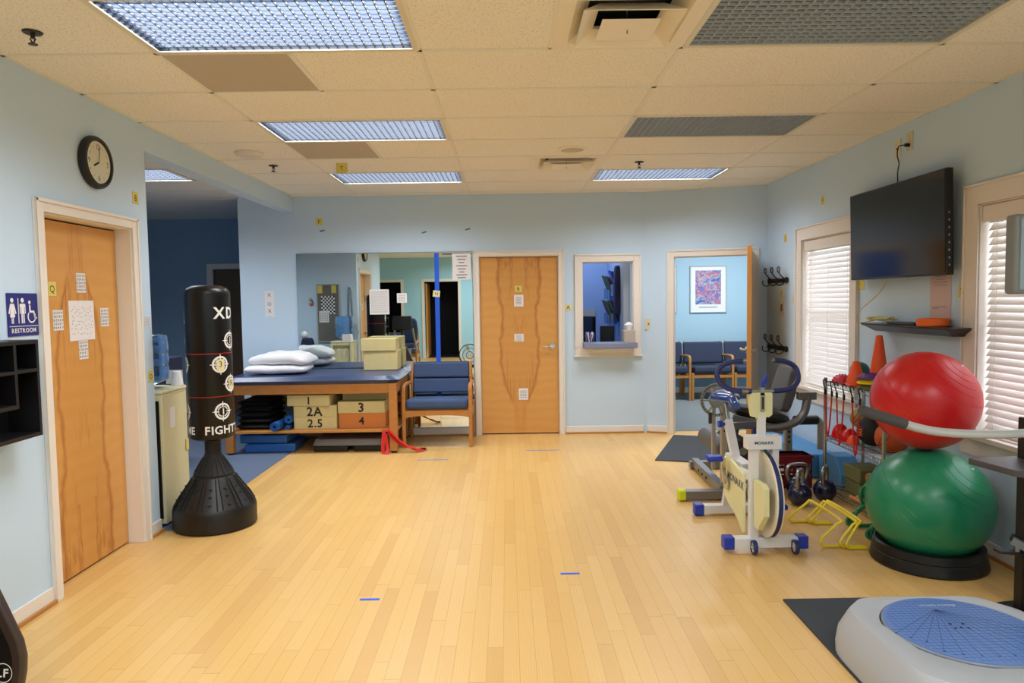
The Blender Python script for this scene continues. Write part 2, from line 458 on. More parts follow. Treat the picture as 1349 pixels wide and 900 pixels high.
def obj(name, mb, m, parent=None, bevel=0, seg=2, sharp=32, recalc=True, label=None):
    org = V((0, 0, 0))
    if parent is not None:
        p = parent
        while p.parent: p = p.parent
        org = V(p.location)
    else:
        xs = [p.x for p in mb.v]; ys = [p.y for p in mb.v]; zs = [p.z for p in mb.v]
        org = V(((min(xs) + max(xs)) / 2, (min(ys) + max(ys)) / 2, min(zs)))
    me = mb.mesh(name, org, sharp)
    me.materials.append(MATS[m])
    o = bpy.data.objects.new(name, me); COL.objects.link(o)
    if parent is not None: o.parent = parent
    else: o.location = org
    if bevel:
        b = o.modifiers.new('bevel', 'BEVEL'); b.width = bevel; b.segments = seg; b.limit_method = 'ANGLE'; b.angle_limit = radians(40)
    if label: o['label'] = label
    return o
def tag(o, label, cat, group=None, kind=None):
    o['label'] = label; o['category'] = cat
    if group: o['group'] = group
    if kind: o['kind'] = kind
    return o
def thing(name, label, cat, loc=(0, 0, 0), group=None):
    o = bpy.data.objects.new(name, None); COL.objects.link(o); o.location = loc; o.empty_display_size = .1
    return tag(o, label, cat, group)
def struct(name, mb=None, m=None, loc=None, **k):
    if mb is None:
        o = bpy.data.objects.new(name, None); COL.objects.link(o); o.location = loc or (0, 0, 0)
    else: o = obj(name, mb, m, **k)
    o['kind'] = 'structure'; return o
def dup(root, loc, label, rz=0, group=None):
    r = root.copy(); COL.objects.link(r); r.location = loc; r.rotation_euler = (0, 0, rz); r['label'] = label
    if group: r['group'] = group
    for ch in list(root.children):
        c = ch.copy(); COL.objects.link(c); c.parent = r
        for g in ch.children:
            d = g.copy(); COL.objects.link(d); d.parent = c
    return r
def smooth(P, k=5, closed=False):
    """Catmull-Rom through the points"""
    P = [V(p) for p in P]; out = []; n = len(P)
    for i in range(n if closed else n - 1):
        p0 = P[i - 1] if (closed or i > 0) else P[0]; p1 = P[i]; p2 = P[(i + 1) % n]; p3 = P[(i + 2) % n] if (closed or i + 2 < n) else P[-1]
        for j in range(k):
            t = j / k
            out.append(.5 * ((2 * p1) + (-p0 + p2) * t + (2 * p0 - 5 * p1 + 4 * p2 - p3) * t * t + (-p0 + 3 * p1 - 3 * p2 + p3) * t ** 3))
    if not closed: out.append(P[-1])
    return out
def plate(mb, F, u0, u1, v0, v1, holes, d0, d1):
    """slab with rectangular holes, F(u,v,d) -> world"""
    us = sorted({u0, u1} | {h for H in holes for h in H[:2] if u0 < h < u1}); vs = sorted({v0, v1} | {h for H in holes for h in H[2:] if v0 < h < v1})
    for i in range(len(us) - 1):
        for j in range(len(vs) - 1):
            a, b, c, d = us[i], us[i + 1], vs[j], vs[j + 1]
            mu, mv = (a + b) / 2, (c + d) / 2
            if any(H[0] < mu < H[1] and H[2] < mv < H[3] for H in holes): continue
            P = [F(x, y, z) for x in (a, b) for y in (c, d) for z in (d0, d1)]
            mb.add(P, [(0, 1, 3, 2), (4, 6, 7, 5), (0, 4, 5, 1), (2, 3, 7, 6), (0, 2, 6, 4), (1, 5, 7, 3)])
    return mb
def wallF(p, q):
    """coords along a wall line p->q, height, depth away from the room (right-hand normal reversed)"""
    p, q = V((p[0], p[1], 0)), V((q[0], q[1], 0)); d = (q - p).normalized(); n = V((-d.y, d.x, 0))
    return lambda u, v, w: p + d * u + V((0, 0, v)) + n * w
# ================================================================== SHELL
XL, XR, YB, CE, YR = -2.33, 2.74, 7.80, 2.67, -3.2
T = .13
DOOR1 = (3.572, 4.40); WIN = ((5.59, 6.51), (3.15, 4.07)); WZ = (.68, 2.01)
# left wall with the restroom door
F = wallF((XL, 2.6), (XL, 4.62))
struct('wall_left', plate(MB(), F, 0, 2.02, 0, CE, [(DOOR1[0] - 2.6, DOOR1[1] - 2.6, -1, 1.975)], 0, T), 'wall_paint')
struct('wall_left_rear', MB().bx(-4.2, XL - T, 2.6, 2.72, 0, CE), 'teal_paint')
struct('wall_alcove_near', MB().bx(-5.2, XL - T, 4.50, 4.62, 0, CE), 'wall_paint')
struct('wall_alcove_left', MB().bx(-5.32, -5.2, 4.5, 9.82, 0, CE), 'alcove_paint')
F = wallF((-5.2, 9.7), (-2.94, 9.7))
struct('wall_alcove_far', plate(MB(), F, 0, 2.26, 0, CE, [(1.17, 2.02, -1, 1.99)], 0, T), 'alcove_paint')
struct('wall_alcove_right', MB().bx(-2.94, -2.82, 7.93, 9.82, 0, CE), 'alcove_paint')
# back wall
F = wallF((-2.94, YB), (1.55, YB)); o_ = 2.94
struct('wall_back', plate(MB(), F, 0, 1.55 + o_, 0, CE, [(-.303 + o_, .569 + o_, -1, 1.985), (.837 + o_, 1.395 + o_, .96, 1.907)], 0, T), 'wall_paint')
A_, B_ = (1.55, YB), (XR, 7.40)
F = wallF(A_, B_); LA = hypot(B_[0] - A_[0], B_[1] - A_[1]); kx = LA / (B_[0] - A_[0])
D3 = ((1.83 - 1.55) * kx, (2.59 - 1.55) * kx)
struct('wall_back_right', plate(MB(), F, 0, LA + .03, 0, CE, [(D3[0], D3[1], -1, 1.945)], 0, .11), 'wall_paint')
F3 = F
struct('wall_header', MB().bx(XL - T, XL, 4.62, YB, 2.50, CE), 'wall_paint')
# right wall with two windows
F = wallF((XR, 7.6), (XR, YR))
struct('wall_right', plate(MB(), F, 0, 7.6 - YR, 0, CE, [(7.6 - b, 7.6 - a, WZ[0], WZ[1]) for a, b in WIN], 0, .16), 'wall_paint')
# rear of the room, seen in the mirror
F = wallF((XR, YR), (-4.2, YR))
struct('wall_rear', plate(MB(), F, 0, XR + 4.2, 0, CE, [(XR + 1.30, XR + 2.20, -1, 2.03), (XR + 2.82, XR + 3.62, -1, 2.03)], 0, T), 'teal_paint')
struct('wall_rear_left', MB().bx(-4.32, -4.2, YR, 2.72, 0, CE), 'teal_paint')
dk = MB()
for a, b in ((-2.25, -1.25), (-3.67, -2.77)):
    dk.bx(a, b, YR - 1.3, YR - 1.2, 0, 2.1); dk.bx(a - .05, a, YR - 1.3, YR - T, 0, 2.1); dk.bx(b, b + .05, YR - 1.3, YR - T, 0, 2.1); dk.bx(a, b, YR - 1.3, YR - T, 2.1, 2.15); dk.bx(a, b, YR - 1.3, YR - T, -.05, 0)
struct('wall_dark_rooms', dk, 'unlit_dark')
fr = MB()
for a, b in ((-2.20, -1.30), (-3.62, -2.82)):
    fr.bx(a - .07, a, YR, YR + .02, 0, 2.10); fr.bx(b, b + .07, YR, YR + .02, 0, 2.10); fr.bx(a, b, YR, YR + .02, 2.03, 2.10)
struct('trim_1', fr, 'trim_paint')
struct('door_6', MB().box((-2.16, YR - .50, 1.0), (.04, .78, 1.98)), 'birch_plain')
# rooms behind the back wall
struct('wall_reception_back', MB().bx(.2, 1.37, 9.6, 9.7, 0, CE), 'reception_paint')
struct('wall_reception_left', MB().bx(.1, .2, 7.93, 9.7, 0, CE), 'reception_paint')
struct('wall_reception_right', MB().bx(1.37, 1.41, 8.35, 11.05, 0, CE), 'reception_paint')
struct('wall_waiting_left', MB().bx(1.415, 1.45, 8.1, 11.05, 0, CE), 'waiting_paint')
struct('wall_waiting_back', MB().bx(1.41, 5.2, 10.95, 11.05, 0, CE), 'waiting_paint')
struct('wall_waiting_right', MB().bx(5.1, 5.2, 7.3, 11.05, 0, CE), 'waiting_paint')
struct('wall_waiting_front', MB().bx(2.9, 5.2, 7.35, 7.45, 0, CE), 'waiting_paint')
struct('restroom_light_block', MB().bx(-2.52, XL - T - .0005, 3.45, 4.49, 0, CE), 'unlit_dark')  # unseen panel added behind the door slab to stop sky light leaking in
struct('alcove_light_block', MB().bx(-4.2, -3.0, 9.7 + T + .001, 9.9, 0, CE), 'unlit_dark')  # unseen box added behind the brown door, blocks light at its top gap
struct('closet_light_block', MB().bx(-.45, .1, 7.93, 8.0, 0, CE).bx(.1, .75, 7.935, 7.975, 0, .9).bx(.1, .75, 7.935, 7.975, .9, CE), 'unlit_dark')  # unseen backing added behind the closet door to keep world light out
struct('trim_2', MB().bx(1.345, 1.415, 8.12, 8.345, 0, 2.2), 'frame_silver')
# floors
struct('floor', MB().bx(-2.2, XR, YR, 7.85, -.05, 0).bx(-4.2, -2.2, YR, 2.6, -.05, 0).bx(XL - T, -2.2, 2.6, 4.62, -.05, 0).bx(XR, 2.9, 7.3, 7.85, -.05, 0), 'maple_strip_floor')
struct('floor_alcove', MB().bx(-5.2, -2.2, 4.62, 9.82, -.05, .004), 'blue_carpet')
struct('floor_waiting', MB().bx(1.41, 5.2, 7.85, 11.05, -.05, .004).bx(2.9, 5.2, 7.3, 7.85, -.05, .004), 'grey_carpet')
struct('floor_reception', MB().bx(-.45, 1.41, 7.85, 9.7, -.05, .002), 'grey_carpet')
# ceilings
X0, Y0, TX, TY = -1.61, 3.348, 1.22, .61
def cell(i, j, w=1): return (X0 + i * TX, X0 + i * TX + TX * w, Y0 + j * TY, Y0 + (j + 1) * TY)
FIX = [  # column, row, lit, place
    (0, -1, 1, 'front left, largest of the lit ones'),
    (0, 2, 1, 'second on the left, between two brown ceiling tiles'),
    (0, 5, 1, 'left one nearest the back wall, above the mirror'),
    (2, -1, 0, 'unlit and largest, top right beside the air vent'),
    (2, 2, 0, 'unlit, halfway down the right side of the ceiling'),
    (2, 5, 1, 'right one nearest the back wall, above the service window')]
REAR = [(0, -5), (2, -5), (0, -9), (2, -9)]
holes = [cell(i, j) for i, j, l, s in FIX] + [cell(i, j) for i, j in REAR]
VENT = [(.22, .83, 2.738, 3.348, 'large square cream ceiling air vent at the top edge beside the unlit light'), (.22, .83, 5.788, 6.398, 'small distant square ceiling air vent in front of the service window')]
holes += [v[:4] for v in VENT]
c = MB(); plate(c, lambda u, v, w: V((u, v, w)), XL - T, XR + .2, YR - .2, YB + .1, holes, CE, CE + .03)
struct('ceiling', c, 'ceiling_tile')
struct('ceiling_rear_left', MB().bx(-4.3, XL - T, YR - .1, 2.65, CE, CE + .03), 'ceiling_tile')
AF = (-4.12, -2.90, 6.10, 6.71)
c = MB(); plate(c, lambda u, v, w: V((u, v, w)), -5.3, XL - T, 4.55, 9.8, [AF], CE, CE + .03)
struct('ceiling_alcove', c, 'ceiling_tile')
struct('ceiling_offices', MB().bx(-.45, 5.2, YB + .1, 11.05, CE, CE + .03).bx(XR + .2, 5.2, 7.2, YB + .1, CE, CE + .03), 'ceiling_tile')
g = MB(); tb = .012; zz = CE - .004
for i in range(4): g.bx(X0 + i * TX - tb, X0 + i * TX + tb, YR, YB, zz, CE)
j = -10
while Y0 + j * TY < YB:
    y = Y0 + j * TY
    if y > YR: g.bx(XL, XR, y - tb, y + tb, zz, CE)
    j += 1
g.bx(-1.0 - tb, -1.0 + tb, Y0, Y0 + TY, zz, CE).bx(-1.0 - tb, -1.0 + tb, Y0 + 3 * TY, Y0 + 4 * TY, zz, CE)
for v in VENT: g.bx(v[0] - tb, v[0] + tb, v[2], v[3], zz, CE)
for k in range(6): g.bx(-5.2, XL - T, 4.88 + k * .61 * 1.0 - tb, 4.88 + k * .61 + tb, zz, CE)
g.bx(XL, XL + .02, 2.6, YB, zz, CE).bx(XR - .02, XR, YR, 7.4, zz, CE)
struct('trim_3', g, 'tee_bar')
struct('trim_4', MB().bx(X0 + tb, -1.0 - tb, Y0 + tb, Y0 + TY - tb, CE - .002, CE).bx(X0 + tb, -1.0 - tb, Y0 + 3 * TY + tb, Y0 + 4 * TY - tb, CE - .002, CE), 'return_tile')
# baseboards
def base(name, segs, F, th=.012, h=.085):
    b = MB(); s_ = MB()
    for a, c in segs:
        plate(b, F, a, c, 0, h, [], -th, -.0005); plate(s_, F, a, c, 0.0005, .018, [], -th - .016, -th - .0005)
    b = struct(name, b, 'trim_paint', bevel=.004); s = obj('shoe_moulding', s_, 'shoe_wood'); s.parent = b; s.matrix_parent_inverse = Matrix.Translation(-b.location)
FB = wallF((-2.94, YB), (1.55, YB)); FL = wallF((XL, 2.6), (XL, 4.62)); FR = wallF((XR, 7.4), (XR, YR))
base('baseboard_left', [(0, 3.504 - 2.6), (4.472 - 2.6, 2.02)], FL)
base('baseboard_back', [(0, 2.55), (.635 + 2.94, 4.45)], FB)
base('baseboard_back_right', [(0, D3[0] - .075)], F3)
base('baseboard_right', [(0, 10.5)], FR)
base('baseboard_alcove', [(0, 2.26 - 1.2)], wallF((-5.2, 9.7), (-2.94, 9.7)))
base('baseboard_waiting', [(0, 3.6)], wallF((1.46, 10.95), (5.1, 10.95)), h=.1)

# ------------------------------------------------------------------ doors
def slab_obj(name, w, h, t, loc, rz, parent, m):
    o = obj(name, MB().bx(-w / 2, w / 2, -t / 2, t / 2, 0, h), m, bevel=.002)
    o.location = loc; o.rotation_euler = (0, 0, rz)
    o.parent = parent; o.matrix_parent_inverse = Matrix.Translation(-V(parent.location)); return o
def casing(F, a, b, h, w=.07, sill=None, th=.018, depth=.1, jamb=.02):
    """door or window surround on a wall: flat casing, thin outer bead and jamb lining"""
    m_ = MB(); z0 = 0 if sill is None else sill
    plate(m_, F, a - w, a - .004, z0, h + w, [], -th, -.0005); plate(m_, F, b + .004, b + w, z0, h + w, [], -th, -.0005)
    plate(m_, F, a - .004, b + .004, h + .004, h + w, [], -th, -.0005)
    plate(m_, F, a - w, a - w + .016, z0, h + w, [], -th - .008, -th); plate(m_, F, b + w - .016, b + w, z0, h + w, [], -th - .008, -th)
    plate(m_, F, a - w, b + w, h + w - .016, h + w, [], -th - .008, -th)
    plate(m_, F, a - .004, a + .004, z0, h, [], -.004, depth); plate(m_, F, b - .004, b + .004, z0, h, [], -.004, depth)
    plate(m_, F, a, b, h - .004, h + .004, [], -.004, depth)
    return m_
def lever(F, u, z, w, side, m='satin_steel'):
    """rose and lever; w = depth of the slab face"""
    q_ = MB(); a = F(u, z, w); b = F(u, z, w - .055)
    q_.cyl(a, F(u, z, w - .012), .03, 20); q_.cyl(a, b, .010, 12); q_.tube([b, F(u + side * .05, z + .004, w - .058), F(u + side * .11, z - .004, w - .05)], [.011, .010, .008], 10)
    return q_
# door_1: restroom, left wall
d = struct('door_1', loc=(XL, 3.98, 0))
obj('door_frame', casing(FL, DOOR1[0] - 2.6, DOOR1[1] - 2.6, 1.975, w=.068, depth=T), 'trim_paint', d, bevel=.002)
s = slab_obj('door_panel', DOOR1[1] - DOOR1[0] - .014, 1.95, .04, (-2.44, 3.986, .012), pi / 2, d, 'birch_door_flipped')
obj('door_latch', MB().bx(-2.42, -2.395, 3.60, 3.70, .975, .995).cyl((-2.42, 3.625, .985), (-2.385, 3.625, .985), .014), 'satin_steel', d)
obj('door_hinge', MB().bx(-2.415, -2.405, 3.577, 3.585, 1.52, 1.62), 'satin_steel', d)
# door_2: closet, back wall
d = struct('door_2', loc=(.133, YB, 0))
obj('door_frame', casing(FB, -.303 + o_, .569 + o_, 1.985, w=.062, depth=T), 'trim_paint', d, bevel=.002)
s = slab_obj('door_panel', .86, 1.965, .04, (.133, YB + .045, .012), 0, d, 'birch_door')
obj('door_handle', lever(FB, .499 + o_, .985, .025, -1), 'chrome', d)
# door_3: waiting room doorway, open leaf
d = struct('door_3', loc=(2.15, 7.6, 0))
obj('door_frame', casing(F3, D3[0], D3[1], 1.945, w=.075, depth=.11), 'trim_paint', d, bevel=.002)
hx, hy, lx, ly = 2.563, 7.43, 2.338, 6.78
LW = hypot(lx - hx, ly - hy); ang = atan2(ly - hy, lx - hx)
s = slab_obj('door_panel', LW, 1.985, .044, ((hx + lx) / 2, (hy + ly) / 2, .012), ang, d, 'birch_plain')
nx, ny = -sin(ang), cos(ang); px_, py_ = lx - (lx - hx) / LW * .06, ly - (ly - hy) / LW * .06
hm = MB()
for sg in (-1, 1):
    a = V((px_ + nx * .022 * sg, py_ + ny * .022 * sg, .985)); b = a + V((nx, ny, 0)) * .055 * sg
    hm.cyl(a, a + V((nx, ny, 0)) * .012 * sg, .03, 16); hm.cyl(a, b, .01, 10); hm.tube([b, b + V(((hx - lx) / LW * .10, (hy - ly) / LW * .10, .006))], .010, 10)
obj('door_handle', hm, 'satin_steel', d)
hg = MB()
for z in (.30, 1.02, 1.74): hg.bx(2.575, 2.587, 7.42, 7.432, z, z + .1)
obj('door_hinge', hg, 'satin_steel', d)
# door_4: brown door at the end of the alcove
d = struct('door_4', loc=(-3.6, 9.7, 0))
FA = wallF((-5.2, 9.7), (-2.94, 9.7))
obj('door_frame', casing(FA, 1.17, 2.02, 1.99, w=.07, depth=T), 'trim_paint', d)
slab_obj('door_panel', .84, 1.97, .04, (-3.605, 9.75, .01), 0, d, 'dark_door')
obj('door_handle', lever(FA, 1.95, .98, .03, -1), 'satin_steel', d)

# ------------------------------------------------------------------ windows and blinds
FR7 = wallF((XR, 7.6), (XR, YR))
for n, (a, b) in enumerate(WIN):
    u0, u1 = 7.6 - b, 7.6 - a
    w = struct('window_%d' % (n + 1), loc=(XR, (a + b) / 2, WZ[0]))
    fr = casing(FR7, u0, u1, WZ[1], w=.125, sill=WZ[0] - .004, depth=.16)
    plate(fr, FR7, u0 - .15, u1 + .15, WZ[0] - .03, WZ[0], [], -.045, .0)            # stool
    plate(fr, FR7, u0 - .12, u1 + .12, WZ[0] - .13, WZ[0] - .03, [], -.016, -.0005)  # apron
    plate(fr, FR7, u0 + .004, u1 - .004, WZ[0] - .004, WZ[0] + .01, [], 0, .16)
    obj('window_frame', fr, 'trim_paint', w, bevel=.003)
    sash = MB()
    plate(sash, FR7, u0 + .004, u1 - .004, WZ[0] + .01, WZ[1] - .004, [(u0 + .05, u1 - .05, WZ[0] + .06, 1.32), (u0 + .05, u1 - .05, 1.37, WZ[1] - .05)], .10, .135)
    obj('window_sash', sash, 'trim_paint', w)
    pm = MB(); plate(pm, FR7, u0 + .05, u1 - .05, WZ[0] + .06, WZ[1] - .05, [], .115, .118); obj('window_pane', pm, 'window_glass', w)
    bl = thing('window_blind', ['white slatted blind closed in the window left of the television', 'white slatted blind in the window at the right edge of the photo'][n], 'window blind', (XR + .05, (a + b) / 2, WZ[0] + .012), 'white slatted window blinds')
    hr = MB(); plate(hr, FR7, u0 + .006, u1 - .006, WZ[1] - .10, WZ[1] - .006, [], .006, .025); plate(hr, FR7, u0 + .006, u1 - .006, WZ[1] - .05, WZ[1] - .006, [], .025, .07)
    obj('valance', hr, 'trim_paint', bl, bevel=.004)
    sl = MB(); z = WZ[0] + .055; tl = radians(58)
    while z < WZ[1] - .085:
        c0 = FR7((u0 + u1) / 2, z, .048)
        R = Matrix.Rotation(-tl, 3, 'Y')
        sl.box(c0, (.050, u1 - u0 - .045, .0028), R); z += .0425
    obj('slats', sl, 'slat_white', bl)
    rb = MB(); plate(rb, FR7, u0 + .02, u1 - .02, WZ[0] + .013, WZ[0] + .03, [], .03, .075); obj('bottom_rail', rb, 'slat_white', bl)
    cd = MB()
    for f in (.12, .5, .88):
        for w_ in (.022, .073):
            p = u0 + (u1 - u0) * f; cd.tube([FR7(p, WZ[0] + .03, w_), FR7(p, WZ[1] - .1, w_)], .0012, 5)
    obj('ladder_cord', cd, 'slat_white', bl)

# ------------------------------------------------------------------ ceiling fixtures
def fixture(x0, x1, y0, y1, lit, label, watts, detail=True):
    t = thing('ceiling_light', label, 'ceiling light', ((x0 + x1) / 2, (y0 + y1) / 2, CE), 'recessed ceiling lights')
    f = MB(); w = .028
    plate(f, lambda u, v, d_: V((u, v, d_)), x0 + .002, x1 - .002, y0 + .002, y1 - .002, [(x0 + w, x1 - w, y0 + w, y1 - w)], CE - .006, CE)
    f.bx(x0 + .002, x1 - .002, y0 + .002, y1 - .002, CE + .034, CE + .05)
    obj('frame', f, 'fixture_frame', t)
    rl = MB(); plate(rl, lambda u, v, d_: V((u, v, d_)), x0 + .002, x1 - .002, y0 + .002, y1 - .002, [(x0 + w, x1 - w, y0 + w, y1 - w)], CE + .0005, CE + .028)
    obj('reflector', rl, 'louver_lit' if lit else 'louver_off', t)
    a0, a1, b0, b1 = x0 + w, x1 - w, y0 + w, y1 - w
    obj('diffuser', MB().bx(a0 - .01, a1 + .01, b0 - .01, b1 + .01, CE + .029, CE + .033), 'panel_lit' if lit else 'panel_off', t)
    if detail:
        L = MB(); nx_, ny_ = 27, 13; h0, h1 = CE + .001, CE + .012
        for i in range(1, nx_):
            x = a0 + (a1 - a0) * i / nx_; L.bx(x - .0018, x + .0018, b0, b1, h0, h1)
        for i in range(1, ny_):
            y = b0 + (b1 - b0) * i / ny_; L.bx(a0, a1, y - .0018, y + .0018, h0, h1)
        obj('louvre', L, 'louver_lit' if lit else 'louver_off', t)
    if lit:
        ld = bpy.data.lights.new('fixture_lamp', 'AREA'); ld.shape = 'RECTANGLE'; ld.size = x1 - x0 - .1; ld.size_y = y1 - y0 - .1
        ld.energy = watts; ld.color = LAMP_COL; ld.spread = radians(165)
        lo = bpy.data.objects.new('fixture_lamp', ld); COL.objects.link(lo); lo.parent = t; lo.location = (0, 0, .024 if detail else -.012)
    return t
for i, j, l, s_ in FIX: fixture(*cell(i, j), l, 'recessed ceiling light, ' + s_, P_MAIN)
for k, (i, j) in enumerate(REAR): fixture(*cell(i, j), 1, 'recessed ceiling light behind the viewer, ' + ['left of the nearer pair', 'right of the nearer pair', 'left of the far pair', 'right of the far pair'][k], P_BACK, False)
fixture(*AF, 1, 'recessed ceiling light in the dark blue alcove at the left', P_SIDE * 3.5)
for nm, loc, sx, sy, e in (('reception', (.8, 8.8), .9, .5, P_SIDE * .8), ('waiting', (3.2, 9.3), 1.1, .5, P_SIDE * 4.6)):
    x, y = loc
    t = thing('ceiling_light', 'ceiling light of the %s room behind the back wall' % nm, 'ceiling light', (x, y, CE - .01), 'office lights')
    obj('frame', MB().bx(x - sx / 2 - .03, x + sx / 2 + .03, y - sy / 2 - .03, y + sy / 2 + .03, CE - .03, CE - .001), 'fixture_frame', t)
    ld = bpy.data.lights.new('fixture_lamp', 'AREA'); ld.shape = 'RECTANGLE'; ld.size = sx; ld.size_y = sy; ld.energy = e; ld.color = LAMP_COL
    lo = bpy.data.objects.new('fixture_lamp', ld); COL.objects.link(lo); lo.parent = t; lo.location = (0, 0, -.025)
# vents
for x0, x1, y0, y1, lab in VENT:
    t = thing('air_vent', lab, 'air vent', ((x0 + x1) / 2, (y0 + y1) / 2, CE))
    cx, cy, w2 = (x0 + x1) / 2, (y0 + y1) / 2, (x1 - x0) / 2
    def ring(r0, z0, r1, z1, th=.004):
        m_ = MB(); P = []
        for r, z in ((r0, z0), (r1, z1), (r1, z1 + th), (r0, z0 + th)):
            P += [(cx - r, cy - r, z), (cx + r, cy - r, z), (cx + r, cy + r, z), (cx - r, cy + r, z)]
        fs = []
        for a in range(4):
            for k in range(4): fs.append((a * 4 + k, a * 4 + (k + 1) % 4, ((a + 1) % 4) * 4 + (k + 1) % 4, ((a + 1) % 4) * 4 + k))
        return m_.add(P, fs)
    obj('outer_flange', ring(w2 - .004, CE - .006, w2 - .07, CE - .006), 'vent_cream', t)
    obj('outer_cone', ring(w2 - .07, CE - .008, w2 - .135, CE + .045), 'vent_cream', t)
    obj('middle_cone', ring(w2 - .10, CE - .035, w2 - .175, CE + .02), 'vent_cream', t)
    m_ = MB(); r = w2 - .185; m_.add([(cx - r, cy - r, CE - .035), (cx + r, cy - r, CE - .035), (cx + r, cy + r, CE - .035), (cx - r, cy + r, CE - .035), (cx, cy, CE - .012)], [(0, 1, 4), (1, 2, 4), (2, 3, 4), (3, 0, 4), (3, 2, 1, 0)])
    obj('centre_plate', m_, 'vent_cream', t)
    obj('duct', MB().bx(x0 - .01, x1 + .01, y0 - .01, y1 + .01, CE + .10, CE + .11).bx(x0 - .01, x0, y0 - .01, y1 + .01, CE + .0305, CE + .10).bx(x1, x1 + .01, y0 - .01, y1 + .01, CE + .0305, CE + .10).bx(x0, x1, y0 - .01, y0, CE + .0305, CE + .10).bx(x0, x1, y1, y1 + .01, CE + .0305, CE + .10), 'unlit_dark', t)
    obj('stem', MB().cyl((cx, cy, CE - .05), (cx, cy, CE + .08), .003, 6), 'satin_steel', t)
# sprinklers, detectors
for (x, y), lab in (((-2.00, 3.074), 'fire sprinkler head at the top left corner of the photo'), ((-1.96, 6.037), 'fire sprinkler head near the header over the alcove'), ((1.148, 6.085), 'fire sprinkler head above the lit light on the right')):
    t = thing('fire_sprinkler', lab, 'sprinkler', (x, y, CE), 'ceiling sprinklers')
    obj('escutcheon', MB().lathe([(0, CE - .008), (.036, CE - .007), (.040, CE - .001), (0, CE - .0005)], (x, y, 0), 20), 'sprinkler_dark', t)
    obj('deflector', MB().cyl((x, y, CE - .008), (x, y, CE - .028), .009, 8).cyl((x - .012, y, CE - .028), (x, y, CE - .05), .003, 6).cyl((x + .012, y, CE - .028), (x, y, CE - .05), .003, 6).cyl((x, y, CE - .054), (x, y, CE - .050), .018, 14), 'sprinkler_dark', t)
tag(obj('smoke_detector', MB().lathe([(0, CE - .035), (.085, CE - .032), (.105, CE - .015), (.108, CE - .001), (0, CE - .0005)], (-1.975, 5.517, 0), 32), 'smoke_white'), 'round white smoke detector on the ceiling near the left wall', 'smoke detector')
t = thing('ceiling_speaker', 'round tan flush speaker in the ceiling beside the small vent', 'speaker', (.525, 5.534, CE))
obj('grille', MB().lathe([(0, CE - .010), (.085, CE - .008), (.09, CE - .005), (0, CE - .003)], (.525, 5.534, 0), 32), 'speaker_tan', t)
obj('rim', MB().lathe([(.09, CE - .012), (.108, CE - .008), (.112, CE - .001), (.09, CE - .001), (.09, CE - .012)], (.525, 5.534, 0), 32), 'vent_cream', t)
#@@PART3
# ================================================================== PAPERS, NOTES AND SIGNS
SIDES = {'left': ((0, 1, 0), (0, 0, 1)), 'back': ((1, 0, 0), (0, 0, 1)), 'right': ((0, -1, 0), (0, 0, 1)), 'near': ((-1, 0, 0), (0, 0, 1))}
def card(name, label, cat, o, R, U, w, h, m, marks=(), ang=0, th=.0015, group=None, ink='ink', mname='print'):
    """sheet whose back centre is o; marks in sheet coordinates"""
    R, U = V(R), V(U); N = R.cross(U); o = V(o) + N * .0012
    if ang: Q = Matrix.Rotation(ang, 3, N); R, U = Q @ R, Q @ U
    b = MB(); P = []
    for d in (0, th):
        for a, c in ((-1, -1), (1, -1), (1, 1), (-1, 1)): P.append(o + R * (a * w / 2) + U * (c * h / 2) + N * d)
    b.add(P, [(3, 2, 1, 0), (4, 5, 6, 7), (0, 1, 5, 4), (1, 2, 6, 5), (2, 3, 7, 6), (3, 0, 4, 7)])
    t = thing(name, label, cat, tuple(o), group)
    obj('sheet', b, m, t)
    pr = MB()
    for k in marks:
        if k[0] == 't':
            _, s_, x, y, sz = k[:5]; pr.text(s_, o + R * x + U * y + N * th, R, U, sz, bold=len(k) > 5)
        elif k[0] == 'd':      # short dash / dot
            _, x, y, a, c = k; p = o + R * x + U * y + N * (th + .0005)
            pr.add([p - R * a / 2 - U * c / 2, p + R * a / 2 - U * c / 2, p + R * a / 2 + U * c / 2, p - R * a / 2 + U * c / 2], [(0, 1, 2, 3)])
    if pr.v: obj(mname, pr, ink, t)
    return t
def grid(nx, ny, w, h, a, c, jitter=0):
    r = random.Random(nx * 31 + ny); out = []
    for i in range(nx):
        for j in range(ny): out.append(('d', -w / 2 + w * i / max(1, nx - 1) + r.uniform(-jitter, jitter), -h / 2 + h * j / max(1, ny - 1) + r.uniform(-jitter, jitter), a, c))
    return out
def letters(rows, w, h, sz):
    out = []; r = random.Random(rows + int(w * 1000))
    for j in range(rows): out.append(('t', ' '.join(r.choice('NHKRSXZEVT') for _ in range(5)), 0, h / 2 - h * j / max(1, rows - 1), sz, 1))
    return out
XS = -2.42 # door slab face on the left wall
Lr, Lu = SIDES['left']; Br, Bu = SIDES['back']; Rr, Ru = SIDES['right']
G = 'vision chart sheets on the restroom door'
k_ = 2.42 / 2.33   # same sight line, slab lies deeper
def onslab(y, z): return (XS, y * k_, 1.5 + (z - 1.5) * k_)
card('chart_sheet', 'small white letter card at the top of the restroom door, above the large sheet', 'paper', onslab(3.872, 1.63), Lr, Lu, .085, .110, 'paper', letters(5, .06, .08, .017), group=G)
card('chart_sheet', 'small white letter card left of the large sheet on the restroom door', 'paper', onslab(3.66, 1.432), Lr, Lu, .085, .110, 'paper', letters(5, .06, .08, .017), group=G)
card('chart_sheet', 'small white letter card right of the large sheet on the restroom door', 'paper', onslab(4.083, 1.438), Lr, Lu, .085, .110, 'paper', letters(5, .06, .08, .017), group=G)
